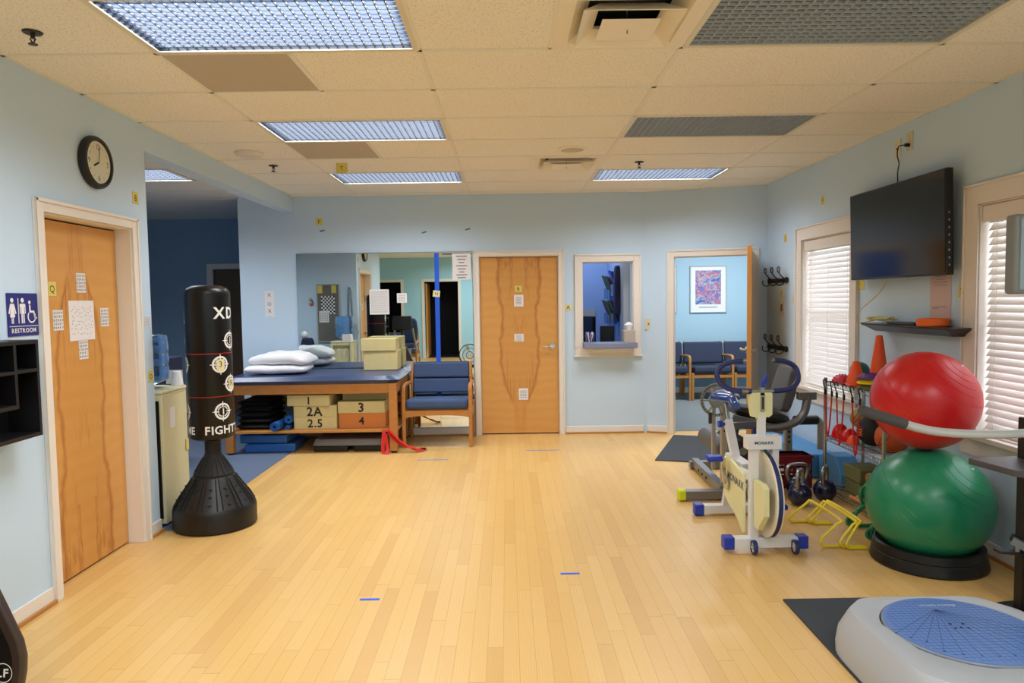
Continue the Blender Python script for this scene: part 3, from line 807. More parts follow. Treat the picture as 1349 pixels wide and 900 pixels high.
card('chart_sheet', 'small white letter card below the large sheet on the restroom door', 'paper', onslab(3.866, 1.266), Lr, Lu, .085, .110, 'paper', letters(5, .06, .08, .017), group=G)
card('chart_sheet', 'large square white sheet with scattered coloured dots on the restroom door', 'paper', onslab(3.865, 1.425), Lr, Lu, .235, .225, 'paper', grid(9, 7, .18, .14, .005, .005, .008), ink='faint_ink')
card('sticky_note', 'yellow note with letter Q high on the restroom door', 'note', onslab(3.625, 1.594), Lr, Lu, .065, .075, 'yellow_note', [('t', 'Q', 0, 0, .055)])
YEL = 'yellow letter notes'
card('sticky_note', 'yellow note with digit 8 above the restroom door corner', 'note', (XL, 4.484, 2.178), Lr, Lu, .07, .075, 'yellow_note', [('t', '8', 0, 0, .06)], group=YEL)
card('sticky_note', 'yellow note with letter O on the end of the left wall by the water cooler', 'note', (XL, 4.575, 1.04), Lr, Lu, .06, .075, 'yellow_note', [('t', 'O', 0, 0, .05)], group=YEL)
card('chart_sheet', 'tiny white card with rows of letters on the left wall end', 'paper', (XL, 4.56, 1.40), Lr, Lu, .06, .075, 'paper', letters(5, .04, .05, .011), ink='faint_ink')
card('sticky_note', 'yellow note with sideways letter F high on the wall above the mirror', 'note', (-2.05, YB, 2.395), Br, Bu, .075, .075, 'yellow_note', [('t', 'F', 0, 0, .06)], group=YEL)
card('sticky_note', 'yellow note with sideways letter T hanging from the ceiling grid', 'note', (-1.362, 5.95, CE - .047), Br, Bu, .095, .08, 'yellow_note', [('t', 'T', 0, 0, .05)], group=YEL)
card('sticky_note', 'cream note with letter A left of the service window', 'note', (.68, YB, 1.415), Br, Bu, .078, .078, 'cream_note', [('t', 'A', 0, 0, .065)], group=YEL)
card('sticky_note', 'yellow note with letter B on the closet door', 'note', (.128, YB + .025, 1.628), Br, Bu, .078, .07, 'yellow_note', [('t', 'B', 0, 0, .055)], group=YEL)
card('sticky_note', 'faded yellow note with letter M high on the right wall', 'note', (XR, 6.112, 2.324), Rr, Ru, .06, .075, 'yellow_note', [('t', 'M', 0, 0, .04)], group=YEL)
card('sticky_note', 'faded yellow note with digit 5 above the upper coat hooks', 'note', (XR, 6.92, 2.07), Rr, Ru, .07, .08, 'yellow_note', [('t', '5', 0, 0, .06)], group=YEL)
card('sticky_note', 'yellow note with letter T beside the right window casing', 'note', (XR, 4.225, 1.515), Rr, Ru, .06, .08, 'yellow_note', [('t', 'T', 0, 0, .05)], group=YEL)
card('sticky_note', 'blank yellow note half hidden under the television corner', 'note', (XR, 5.43, 1.60), Rr, Ru, .09, .11, 'yellow_note', [], group=YEL)
card('sticky_note', 'yellow note above the beige thermostat', 'note', (XR, 7.0, 1.53), Rr, Ru, .05, .09, 'yellow_note', [('t', 'S', 0, 0, .04)], group=YEL)
G = 'white cards on the closet door'
card('chart_sheet', 'white card with text just under the B note', 'paper', (.13, YB + .025, 1.497), Br, Bu, .105, .13, 'paper', grid(3, 5, .04, .07, .022, .005), group=G, ink='faint_ink')
card('chart_sheet', 'white letter card halfway down the closet door', 'paper', (.128, YB + .025, 1.085), Br, Bu, .105, .085, 'paper', letters(4, .06, .055, .012), group=G)
card('chart_sheet', 'white card lowest on the closet door', 'paper', (.168, YB + .025, .452), Br, Bu, .105, .13, 'paper', grid(3, 5, .05, .07, .02, .005), group=G, ink='faint_ink')
card('chart_sheet', 'narrow white card with X, O, X written down it, left of the mirror', 'paper', (-2.625, YB, 1.50), Br, Bu, .105, .29, 'paper', [('t', 'X', 0, .10, .055), ('t', 'O', 0, 0, .055), ('t', 'X', 0, -.075, .055), ('t', ',', 0, -.12, .05)])
for n, (x, z) in enumerate(((-2.02, 2.295), (-.90, 2.263), (-.42, 2.29))):
    t = tag(obj('tape_scrap', MB(Matrix.Translation(V((x, YB - .002, z))) @ Matrix.Rotation(-.25, 4, 'Y')).box((0, 0, 0), (.055, .0015, .014)), 'teal_bit'), ['scrap of teal tape under the F note, left of three', 'scrap of teal tape on the wall above the mirror, middle of three', 'scrap of teal tape above the right end of the mirror'][n], 'tape', 'teal tape scraps above the mirror')
# right wall papers
card('printed_notice', 'long pinkish printed sheet on the wall below the television', 'paper', (XR, 4.43, 1.49), Rr, Ru, .215, .31, 'pink_paper', [('d', 0, .14 - i * .018, .15 - (i % 3) * .03, .003) for i in range(5)] + [('d', -.01, -.07, .16, .003), ('d', -.05, -.08, .06, .003)], ink='faint_ink')
card('small_notice', 'faint white sheet beside the upper coat hooks', 'paper', (XR, 6.66, 1.70), Rr, Ru, .10, .16, 'white', grid(2, 5, .05, .11, .035, .004), ink='faint_ink')
# restroom sign
o_s = V((XL, 3.395, 1.467)); w_, h_ = .213, .205
t = thing('restroom_sign', 'dark blue restroom sign with white figures and wheelchair symbol', 'sign', tuple(o_s))
obj('sign_plate', MB().bx(XL + .001, XL + .006, o_s.y - w_ / 2, o_s.y + w_ / 2, o_s.z - h_ / 2, o_s.z + h_ / 2), 'sign_blue', t, bevel=.002)
sg = MB(); X_ = XL + .0066
def P2(a, b): return (X_, o_s.y + a, o_s.z + b)
def disc(m_, a, b, r, n=16): m_.add([P2(a + r * cos(2 * pi * k / n), b + r * sin(2 * pi * k / n)) for k in range(n)], [tuple(range(n))])
def poly(m_, pts): m_.add([P2(*p) for p in pts], [tuple(range(len(pts)))])
disc(sg, -.075, .068, .011); poly(sg, [(-.088, .052), (-.062, .052), (-.048, .005), (-.056, .003), (-.064, .03), (-.058, -.012), (-.068, -.012), (-.068, -.042), (-.074, -.042), (-.074, -.012), (-.077, -.012), (-.077, -.042), (-.083, -.042), (-.083, -.012), (-.092, -.012), (-.086, .03), (-.094, .003), (-.102, .005)])
poly(sg, [(-.036, .078), (-.031, .078), (-.031, -.042), (-.036, -.042)])
disc(sg, -.004, .068, .011); poly(sg, [(-.02, .052), (.012, .052), (.016, .046), (.016, .004), (.010, .004), (.010, .036), (.007, .036), (.007, -.042), (-.002, -.042), (-.002, .004), (-.006, .004), (-.006, -.042), (-.015, -.042), (-.015, .036), (-.018, .036), (-.018, .004), (-.024, .004), (-.024, .046)])
disc(sg, .046, .058, .009); poly(sg, [(.042, .046), (.051, .046), (.053, .018), (.078, .018), (.086, -.016), (.096, -.013), (.094, -.022), (.080, -.026), (.070, .008), (.043, .008)])
n = 20; ring_o = [P2(.058 + .03 * cos(pi * .75 + 1.45 * pi * k / n), -.012 + .03 * sin(pi * .75 + 1.45 * pi * k / n)) for k in range(n + 1)]; ring_i = [P2(.058 + .023 * cos(pi * .75 + 1.45 * pi * k / n), -.012 + .023 * sin(pi * .75 + 1.45 * pi * k / n)) for k in range(n + 1)]
sg.add(ring_o + ring_i, [(k, k + 1, n + 2 + k, n + 1 + k) for k in range(n)])
poly(sg, [(-.10, -.054), (.10, -.054), (.10, -.057), (-.10, -.057)])
sg.text('RESTROOM', P2(0, -.076), Lr, Lu, .030, bold=True, th=0)
obj('symbols', sg, 'white', t)

# wall clock
t = thing('wall_clock', 'round black wall clock with pale face above the restroom door', 'clock', (XL, 4.04, 2.31))
cc = (XL, 4.04, 2.312)
obj('case', MB().lathe([(0, .001), (.142, .001), (.148, .012), (.146, .030), (.138, .042), (.124, .045), (.118, .032), (0, .032)], cc, 48, 'x'), 'black_plastic', t)
obj('face', MB().lathe([(0, .033), (.117, .033), (.117, .034), (0, .034)], cc, 40, 'x'), 'clock_face', t)
nm = MB()
for s_, a in (('12', 90), ('3', 0), ('6', -90), ('9', 180)): obj('numeral', MB().text(s_, (XL + .0345, 4.04 + .088 * cos(radians(a)), 2.312 + .086 * sin(radians(a))), Lr, Lu, .045, th=0), 'ink', t)
for h in range(12):
    if h % 3: obj('numeral', MB().text(str(h), (XL + .0345, 4.04 + .09 * sin(pi * h / 6), 2.312 + .09 * cos(pi * h / 6)), Lr, Lu, .016, th=0), 'ink', t)
def hand(a, L, w): a = radians(a); return MB().bar((XL + .037, 4.04, 2.312), (XL + .037, 4.04 + L * sin(a), 2.312 + L * cos(a)), .0015, w, up=(0, cos(a), -sin(a)))
obj('hour_hand', hand(243, .055, .010), 'ink', t); obj('minute_hand', hand(10, .09, .004), 'faint_ink', t)

# black cube shelf on the left wall
t = thing('cube_shelf', 'black cube wall shelf with open cells below the restroom sign', 'shelf', (XL, 2.95, .90))
x0, x1 = XL + .001, XL + .15; th = .018; c = MB()
ya, yb, yl, z0, z1, zm, zl = 2.62, 3.274, 3.126, .905, 1.352, 1.205, 1.05
c.bx(x0, x1, ya, yb, z1 - th, z1).bx(x0, x1, yb - th, yb, z0, z1 - th).bx(x0, x1, ya, yb - th, z0, z0 + th)
c.bx(x0, x1, yl - th, yl, zl, z1 - th).bx(x0, x1, ya, yl - th, zl, zl + th).bx(x0, x1, ya, yl - th, zm, zm + th * .8).bx(x0, x1, yl, yb - th, zm, zm + th * .8)
c.bx(x0, x1, ya, ya + th, z0 + th, z1 - th)
obj('cells', c, 'cube_black', t, bevel=.001)
obj('back_panel', MB().bx(x0, x0 + .004, ya, yb, zl, z1 - th).bx(x0, x0 + .004, yl, yb, z0 + th, zl), 'cube_black', t)

# wall plates
def wplate(name, label, cat, o, side, w, h, m, dark=None, group=None):
    R, U = V(SIDES[side][0]), V(SIDES[side][1]); N = R.cross(U); o = V(o)
    t = thing(name, label, cat, tuple(o), group)
    M = Matrix((R, U, N)).transposed().to_4x4(); M.translation = o
    obj('plate', MB(M).bx(-w / 2, w / 2, -h / 2, h / 2, .001, .006), m, t, bevel=.002)
    if dark: obj(dark[0], MB(M).bx(*dark[2]), dark[1], t)
    return t
wplate('light_switch', 'ivory light switch between the service window and the open door', 'switch', (1.565, YB - .006, 1.218), 'back', .075, .12, 'plate_ivory', ('toggle', 'faint_ink', (-.005, .005, -.012, .012, .006, .014)))
wplate('light_switch', 'ivory switch plate beside the left window on the right wall', 'switch', (XR, 6.70, 1.485), 'right', .05, .11, 'plate_ivory', ('toggle', 'plate_ivory', (-.004, .004, -.010, .010, .006, .013)))
wplate('thermostat', 'small beige thermostat between the two coat hook racks', 'thermostat', (XR, 6.99, 1.385), 'right', .105, .155, 'plate_ivory', ('screen', 'faint_ink', (-.02, .02, -.03, .04, .0062, .009)))
G = 'wall plates above the television'
wplate('wall_outlet', 'ivory cable plate above the television, the left of two', 'outlet', (XR, 4.945, 2.515), 'right', .075, .125, 'plate_ivory', ('jack', 'ink', (-.012, .012, -.005, .005, .0062, .009)), G)
wplate('wall_outlet', 'ivory power outlet above the television with a plug in it', 'outlet', (XR, 4.80, 2.535), 'right', .075, .125, 'plate_ivory', ('socket', 'plate_ivory', (-.016, .016, .005, .04, .0062, .009)), G)
t = thing('power_cord', 'black power cord running from the high outlet down behind the television', 'cord', (XR, 4.80, 2.5))
obj('plug', MB().cyl((XR - .007, 4.80, 2.51), (XR - .035, 4.80, 2.51), .013, 10), 'black_plastic', t)
obj('cable', MB().tube(smooth([(XR - .035, 4.80, 2.51), (XR - .05, 4.85, 2.51), (XR - .04, 4.885, 2.46), (XR - .035, 4.87, 2.40), (XR - .035, 4.885, 2.34), (XR - .035, 4.88, 2.22), (XR - .035, 4.88, 2.10)]), .004, 6), 'black_plastic', t)

# coat hooks
for n, (zc, lab) in enumerate(((1.66, 'black wrought iron coat hook rack, the upper of two by the corner'), (.985, 'black wrought iron coat hook rack, the lower of two by the corner'))):
    t = thing('coat_hook_rack', lab, 'coat hooks', (XR, 7.1, zc), 'iron coat hook racks')
    y0, y1 = 6.83, 7.30; x = XR - .012
    b = MB().bx(XR - .018, XR - .001, y0, y1, zc - .022, zc + .022)
    for y in [y0 + .03 + (y1 - y0 - .06) * k / 8 for k in range(9)]: b.ball((XR - .018, y, zc), .010, 8, 6)
    b.ball((XR - .02, y0 + .01, zc), .018, 10, 8, sz=1.8); b.ball((XR - .02, y1 - .01, zc), .018, 10, 8, sz=1.8)
    obj('back_bar', b, 'iron', t)
    for k in range(3):
        y = y0 + .06 + k * (y1 - y0 - .12) / 2
        hk = MB().tube(smooth([(XR - .018, y, zc - .01), (XR - .04, y, zc - .04), (XR - .075, y, zc - .05), (XR - .105, y, zc - .028), (XR - .102, y, zc + .008)]), .0055, 8)
        hk.tube(smooth([(XR - .018, y, zc + .015), (XR - .05, y, zc + .04), (XR - .075, y, zc + .075)]), .0055, 8)
        cg = V((XR - .08, y, zc + .105))
        for q in range(4):
            a = q * pi / 4; hk.tube([cg + V((.015 * sin(tt) * cos(a), .015 * sin(tt) * sin(a), -.029 * cos(tt))) for tt in [pi * w / 8 for w in range(9)]], .0028, 5)
            hk.tube([cg + V((-.015 * sin(tt) * cos(a), -.015 * sin(tt) * sin(a), -.029 * cos(tt))) for tt in [pi * w / 8 for w in range(9)]], .0028, 5)
        obj('hook', hk, 'iron', t)

# television
t = thing('television', 'large black flat television mounted high on the right wall', 'television', (2.64, 4.81, 1.62))
Mt = Matrix.Translation(V((2.635, 4.81, 1.935))) @ Matrix.Rotation(radians(-1.5), 4, 'Y')
obj('housing', MB(Mt).bx(0, .045, -.59, .59, -.32, .32), 'tv_bezel', t, bevel=.006)
obj('screen', MB(Mt).bx(-.002, .0, -.578, .578, -.305, .308), 'tv_black', t)
obj('ports', (lambda b: [b.bx(.012, .02, -.592, -.59, z - .006, z + .006) for z in [-.26 + .045 * k for k in range(8)]] and b)(MB(Mt)), 'satin_steel', t)
obj('wall_bracket', MB().bx(2.68, XR - .001, 4.55, 5.05, 1.80, 2.05), 'black_plastic', t)

# floating shelf with its things
t = thing('wall_shelf', 'dark brown moulded wall shelf under the television', 'shelf', (XR, 4.63, 1.25))
def shelfpoly(y0, y1):
    b = MB()
    L = [(.158, 1.300, 0), (.158, 1.288, 0), (.135, 1.276, .02), (.11, 1.258, .05), (.09, 1.245, .06)]
    vs = []
    for d, z, s_ in L: vs += [(XR - .001, y0 + s_, z), (XR - d, y0 + s_, z), (XR - d, y1 - s_, z), (XR - .001, y1 - s_, z)]
    fs = [(3, 2, 1, 0), (16, 17, 18, 19)]
    for a in range(4):
        for k in range(4): fs.append((a * 4 + k, a * 4 + (k + 1) % 4, a * 4 + 4 + (k + 1) % 4, a * 4 + 4 + k))
    return b.add(vs, fs)
obj('board', shelfpoly(4.10, 5.12), 'shelf_brown', t, bevel=.003)
tag(obj('tape_roll', MB().lathe([(.055, 0), (.085, 0), (.092, .008), (.092, .042), (.085, .05), (.055, .05), (.055, 0)], (2.65, 4.36, 1.301), 28), 'hoop_orange'), 'flat orange round container on the wall shelf', 'container')
t = thing('cable_bundle', 'pale yellow cable draped in loops over the left end of the wall shelf', 'cable', (2.63, 4.98, 1.30))
P = []
for k in range(60):
    a = k * .55; P.append((2.655 + .045 * cos(a) , 4.98 + (.12 + .02 * sin(k * 1.3)) * sin(a * .9) * (1 if k % 2 else .8), 1.310 + .018 * abs(sin(k * .7)) + .0004 * k))
obj('coil', MB().tube(smooth(P, 3), .004, 5), 'cable_cream', t)
obj('tail', MB().tube(smooth([(2.66, 5.10, 1.315), (2.60, 5.19, 1.30), (2.60, 5.20, 1.36), (2.64, 5.18, 1.42), (2.67, 5.06, 1.50), (2.68, 4.98, 1.57), (2.69, 4.97, 1.605)]), .004, 6), 'cable_cream', t)
tag(obj('cable_box', MB().bx(2.60, 2.71, 4.48, 4.80, 1.3005, 1.318), 'black_plastic', bevel=.004), 'thin flat black box and cable lying on the wall shelf', 'media box')

# ================================================================== MIRROR WALL
t = thing('wall_mirror', 'large wall mirror filling the back wall left of the closet door', 'mirror', (-1.345, YB, .09))
obj('left_pane', MB().bx(-2.313, -.758, YB - .007, YB - .014 + .006, .10, 2.04).bx(-2.313, -.758, YB - .014, YB - .0125, .10, 2.04), 'mirror_glass', t)
obj('right_pane', MB().bx(-.755, -.38, YB - .014, YB - .0125, .10, 2.04), 'mirror_glass', t)
obj('top_channel', MB().bx(-2.313, -.38, YB - .018, YB - .0005, 2.04, 2.048), 'satin_steel', t)
YM = YB - .0145
tag(obj('tape_strip', MB().bx(-.795, -.745, YM - .001, YM - .0002, .42, 2.035), 'tape_blue'), 'vertical strip of blue tape down the mirror', 'tape')
card('sticky_note', 'cream note with letter N over the blue tape on the mirror', 'note', (-.778, YM - .001, 1.587), Br, Bu, .078, .07, 'cream_note', [('t', 'N', 0, 0, .05)], ang=-.1, group=YEL)
card('chart_sheet', 'large white letter chart taped to the middle of the mirror', 'paper', (-1.41, YM, 1.505), Br, Bu, .215, .275, 'paper', grid(10, 10, .17, .22, .009, .009), ink='faint_ink')
card('small_notice', 'small white note right of the big chart on the mirror', 'paper', (-1.16, YM, 1.545), Br, Bu, .11, .105, 'paper', grid(3, 4, .05, .06, .02, .004), ink='faint_ink')
mk = []
for i, (s_, z) in enumerate((('If you don\'t', .115), ('feel like you are', .08), ('working', .045), ('pretty darn', .01), ('you\'re not', -.025), ('working', -.058), ('hard', -.09), ('enough', -.12))): mk.append(('t', s_, 0, z, .026))
card('printed_notice', 'white typed notice in the top right corner of the mirror', 'paper', (-.495, YM, 1.88), Br, Bu, .205, .285, 'paper', [(('d', 0, z, .12 - .03 * (i % 3), .010)) for i, (_, __, ___, z, ____) in enumerate(mk)], ink='faint_ink')

# service window
FW = wallF((0, YB), (3, YB))
w = struct('window_3', loc=(1.116, YB, .96))
fr = casing(FW, .837, 1.395, 1.907, w=.088, sill=.96, depth=T)
plate(fr, FW, .837 - .088, 1.395 + .088, .872, .96, [], -.02, -.0005); plate(fr, FW, .837 - .10, 1.395 + .10, .862, .876, [], -.03, -.0005)
plate(fr, FW, .841, 1.391, .955, .962, [], 0, T)
obj('window_frame', fr, 'trim_paint', w, bevel=.003)
tag(obj('service_shelf', MB().prism([(.838, YB + .12), (.838, YB - .16), (.86, YB - .17), (1.40, YB - .17), (1.42, YB - .16), (1.394, YB + .12)], .963, 1.02), 'counter_grey', bevel=.004), 'grey ledge of the service window', 'ledge')
obj('shelf_bracket', MB().prism([(.87, YB - .022), (.87, YB - .10), (.93, YB - .13), (1.32, YB - .13), (1.37, YB - .10), (1.37, YB - .022)], .915, .9625), 'trim_paint', w)
t = thing('tissue_box', 'beige tissue box on the right end of the service ledge', 'tissue box', (1.335, YB - .085, 1.02))
obj('carton', MB().bx(1.275, 1.395, YB - .15, YB - .03, 1.021, 1.155), 'tissue_box', t, bevel=.003)
tm = MB(); tm.add([(1.335 + r * cos(a) * (1 + .3 * sin(3 * a)), YB - .09 + r * sin(a) * .5, z) for r, z in ((.018, 1.155), (.03, 1.19), (.045, 1.215), (.012, 1.245)) for a in [2 * pi * k / 14 for k in range(14)]], [(i * 14 + k, i * 14 + (k + 1) % 14, i * 14 + 14 + (k + 1) % 14, i * 14 + 14 + k) for i in range(3) for k in range(14)])
obj('tissue', tm, 'white', t)
t = thing('pen_cup', 'clear tumbler packed with blue and white pens on the service ledge', 'pen cup', (.905, YB - .10, 1.02))
obj('cup', MB().lathe([(.0, .0), (.045, .0), (.058, .10), (.055, .10), (.042, .004), (0, .004)], (.905, YB - .10, 1.021), 24), 'window_glass', t)
pb = MB(); pw = MB()
for k in range(26):
    a = k * 2.4; r = .008 * sqrt(k); x, y = .905 + r * cos(a), YB - .10 + r * sin(a)
    (pb if k % 2 else pw).cyl((x * .3 + .905 * .7, y * .3 + (YB - .10) * .7, 1.028), (x + .3 * r * cos(a), y + .3 * r * sin(a), 1.13 + .015 * sin(k * 2.1)), .0045, 6)
obj('blue_pens', pb, 'pen_blue', t, label='blue pens'); obj('white_pens', pw, 'white', t, label='white pens')
# things inside the reception
t = thing('computer_monitor', 'dark computer monitor seen through the service window, left one', 'monitor', (1.02, 8.75, .78), 'monitors in the reception')
obj('screen', MB().box((1.02, 8.75, 1.12), (.05, .26, .34), Matrix.Rotation(.35, 3, 'Z')), 'tv_bezel', t, bevel=.005); obj('stand', MB().cyl((1.03, 8.75, .765), (1.03, 8.75, 1.05), .03, 10).cyl((1.03, 8.75, .751), (1.03, 8.75, .765), .11, 20), 'tv_bezel', t)
t = thing('computer_monitor', 'dark computer monitor seen through the service window, right one', 'monitor', (1.22, 8.45, .78), 'monitors in the reception')
obj('screen', MB().box((1.20, 8.45, 1.08), (.17, .05, .20), Matrix.Rotation(-.2, 3, 'Z')), 'tv_bezel', t, bevel=.005); obj('stand', MB().cyl((1.20, 8.46, .765), (1.20, 8.46, 1.05), .02, 10).cyl((1.20, 8.46, .751), (1.20, 8.46, .765), .08, 20), 'tv_bezel', t)
t = thing('office_desk', 'desk behind the service window', 'desk', (.95, 8.7, 0))
obj('desk_top', MB().bx(.55, 1.36, 8.15, 9.3, .72, .75), 'counter_grey', t); obj('pedestal', MB().bx(.6, 1.3, 8.3, 9.2, .01, .72), 'counter_grey', t)
tag(obj('picture_frame', MB().bx(1.0, 1.20, 9.585, 9.599, 1.20, 1.36), 'frame_silver'), 'small grey framed sheet on the reception back wall', 'picture')
tag(obj('green_folder', MB().bx(1.10, 1.13, 8.98, 9.2, .752, 1.10), 'green_card'), 'green folder standing beside the monitor on the reception desk', 'folder')
GB = 'brochure pockets on the reception wall'
for n, (y, z, m_, lab) in enumerate(((9.25, 1.62, 'green_card', 'upper left'), (8.95, 1.60, 'brown_card', 'upper middle'), (8.65, 1.66, 'pen_blue', 'upper right'), (9.25, 1.30, 'brown_card', 'lower left'), (8.95, 1.28, 'green_card', 'lower middle'), (8.65, 1.30, 'brown_card', 'lower right'))):
    t = thing('brochure_holder', 'wall pocket of brochures in the reception, ' + lab, 'brochure holder', (1.36, y, z), GB)
    obj('pocket', MB().bx(1.29, 1.368, y - .10, y + .10, z - .12, z + .02), 'bottle_blue', t)
    b = MB()
    for q in range(4): b.box((1.355 - .018 * q, y, z + .035 + .012 * q), (.006, .17, .25), Matrix.Rotation(-.12 * q, 3, 'Y'))
    obj('brochures', b, m_, t)
tag(obj('hanging_vest', MB().cushion((1.32, 8.42, 1.60), (.08, .16, .60)), 'navy_vest'), 'dark garment hanging beside the brochure pockets', 'garment')

# waiting room
def frame(lab, x, z, w_, h_, pic, g):
    t = thing('framed_picture', lab, 'picture', (x, 10.94, z), g)
    obj('frame', plate(MB(), lambda u, v, d_: V((u, 10.948 - d_, v)), x - w_ / 2, x + w_ / 2, z - h_ / 2, z + h_ / 2, [(x - w_ / 2 + .014, x + w_ / 2 - .014, z - h_ / 2 + .014, z + h_ / 2 - .014)], 0, .022), 'frame_silver', t)
    obj('mount', MB().bx(x - w_ / 2 + .013, x + w_ / 2 - .013, 10.936, 10.947, z - h_ / 2 + .013, z + h_ / 2 - .013), 'white', t)
    obj('print', MB().bx(x - w_ * .35, x + w_ * .35, 10.934, 10.936, z - h_ * .32, z + h_ * .40), pic, t)
    obj('caption', MB().bx(x - w_ * .25, x + w_ * .25, 10.9345, 10.9355, z - h_ * .39, z - h_ * .375), 'faint_ink', t)
frame('framed colourful abstract poster on the waiting room wall', 3.13, 1.63, .57, .73, 'abstract_print', 'waiting room posters')
frame('framed poster cut by the left edge of the open doorway', 2.36, 1.63, .57, .73, 'abstract_print_two', 'waiting room posters')

def armchair(lab, g, fabric='blue_fabric', w_=.72, dep=.50, split=True, cat='chair', loc=(0, 0, 0), name='armchair', arch=True, arms=(True, True)):
    """wood frame chair, front faces -Y; origin at floor centre"""
    t = thing(name, lab, cat, (0, 0, 0), g)
    hw = w_ / 2 - .018; f, b = -dep / 2, dep / 2
    for s_, on in ((-1, arms[0]), (1, arms[1])):
        x = s_ * hw
        obj('leg', MB().bar((x, f, 0), (x, f, .60 if on else .40), .034, .036, up=(0, 1, 0)), 'oak', t, bevel=.004)
        obj('leg', MB().bar((x, b + .06, 0), (x, b, .42), .034, .04, up=(0, 1, 0)).bar((x * .96, b - .01, .40), (x * .93, b + .07, .835), .026, .04, up=(0, 1, 0)), 'oak', t, bevel=.004)
        if on: obj('arm', MB().tube(smooth([(x, f, .58), (x, f + .015, .625), (x, f + .06, .640), (x, 0, .635), (x, b + .03, .62)], 4), .021, 8), 'oak', t)
        obj('side_rail', MB().bx(x - .012, x + .012, f, b, .30, .37), 'oak', t, bevel=.003)
    if arch: poly_ = [(-hw, .385), (hw, .385), (hw, .30)] + [(hw * cos(pi * k / 10), .30 + .035 * sin(pi * k / 10)) for k in range(1, 10)] + [(-hw, .30)]
    else: poly_ = [(-hw, .37), (hw, .37), (hw, .33), (-hw, .33)]
    obj('front_rail', MB().prism(poly_, f - .012, f + .012, 'y'), 'oak', t)
    obj('rear_rail', MB().bx(-hw, hw, b - .012, b + .012, .30, .37), 'oak', t)
    obj('seat', MB().box((0, -.012, .432), (w_ - .078, dep + .02, .105), Matrix.Rotation(radians(-4), 3, 'X')), fabric, t, bevel=.034, seg=4, sharp=60)
    R = Matrix.Rotation(radians(-10), 3, 'X'); bw = w_ * .93 - .062
    if split:
        obj('backrest', MB().box((0, b + .008, .580), (bw, .055, .155), R), fabric, t, bevel=.018, seg=3, sharp=60)
        obj('backrest', MB().box((0, b + .038, .748), (bw, .055, .165), R), fabric, t, bevel=.018, seg=3, sharp=60)
    else:
        obj('backrest', MB().box((0, b + .02, .66), (w_ - .012, .07, .33), R), fabric, t, bevel=.03, seg=4, sharp=60)
    return t
ch = armchair('wide navy upholstered chair with oak frame and arms in front of the mirror', None)
ch.location = (-.735, 7.42, 0); ch.name = 'waiting_chair'
GW = 'linked waiting room chairs'
wc = armchair('navy chair in the waiting room, middle of the row by the wall', GW, 'dark_fabric', w_=.62, dep=.50, split=False, arch=False, arms=(False, True), name='waiting_chair')
wc.location = (2.98, 10.42, .004)
dup(wc, (2.355, 10.42, .004), 'navy chair in the waiting room, left end of the row by the wall')
dup(wc, (3.605, 10.42, .004), 'navy chair in the waiting room, right end of the row by the wall')
sc = armchair('navy armchair just inside the left edge of the waiting room doorway', None, 'dark_fabric', w_=.60, dep=.48, split=False, arch=False, name='waiting_chair')
sc.location = (1.86, 9.35, .004); sc.rotation_euler = (0, 0, pi / 2)
#@@PART4
# ================================================================== TREATMENT TABLE AND ITS STORAGE
t = thing('treatment_table', 'oak treatment table with navy padded top and a storage shelf', 'treatment table', (-1.95, 7.33, 0))
tx0, tx1, ty0, ty1 = -2.83, -1.10, 6.93, 7.74
obj('padded_top', MB().cushion(((tx0 + tx1) / 2, (ty0 + ty1) / 2, .735), (tx1 - tx0 + .06, ty1 - ty0 + .04, .085), e=.09, n=18), 'navy_vinyl', t)
a = MB().bx(tx0 + .01, tx1 - .01, ty0 + .02, ty0 + .045, .60, .700).bx(tx0 + .01, tx1 - .01, ty1 - .045, ty1 - .02, .60, .700).bx(tx0 + .01, tx0 + .035, ty0 + .045, ty1 - .045, .60, .700).bx(tx1 - .035, tx1 - .01, ty0 + .045, ty1 - .045, .60, .700)
obj('apron', a, 'oak', t, bevel=.003)
for x in (tx0 + .05, tx1 - .05):
    for y in (ty0 + .035, ty1 - .035):
        obj('leg', MB().bar((x, y, .02), (x, y, .70), .078, .075, up=(0, 1, 0)), 'oak', t, bevel=.006)
obj('glide', (lambda b: [b.cyl((x, y, .001), (x, y, .02), .028, 14) for x in (tx0 + .05, tx1 - .05) for y in (ty0 + .035, ty1 - .035)] and b)(MB()), 'black_plastic', t)
obj('shelf', MB().bx(tx0 + .015, tx1 - .015, ty0 + .01, ty1 - .01, .212, .236), 'maple_edge', t, bevel=.002)
obj('back_rail', MB().bx(tx0 + .09, tx1 - .09, ty1 - .05, ty1 - .03, .40, .48), 'oak', t)
# pillows
GP = 'white pillows on the treatment table'
from mathutils import noise as mn
def rumple(b, amp, fr, off):
    for i, p in enumerate(b.v):
        n_ = mn.noise(V((p.x * fr + off, p.y * fr, p.z * fr * .6))); m__ = mn.noise(V((p.x * fr * 2.6 + off, p.y * fr * 2.6, 3)))
        b.v[i] = p + V((.3 * n_, .3 * m__, n_ + .45 * m__)) * amp
    return b
p1 = MB(Matrix.Translation(V((-2.385, 7.33, .830))) @ Matrix.Rotation(.05, 4, 'Z')).cushion((0, 0, 0), (.64, .48, .095), e=.5, pinch=1, n=26)
tag(obj('pillow', rumple(p1, .007, 7, 1), 'pillow_cloth', sharp=80), 'white pillow lying on the table under another pillow', 'pillow', GP)
p2 = MB(Matrix.Translation(V((-2.35, 7.36, .936))) @ Matrix.Rotation(-.10, 4, 'Z')).cushion((0, 0, 0), (.62, .46, .13), e=.55, pinch=1, n=30)
c0 = V((-2.35, 7.36, .936))
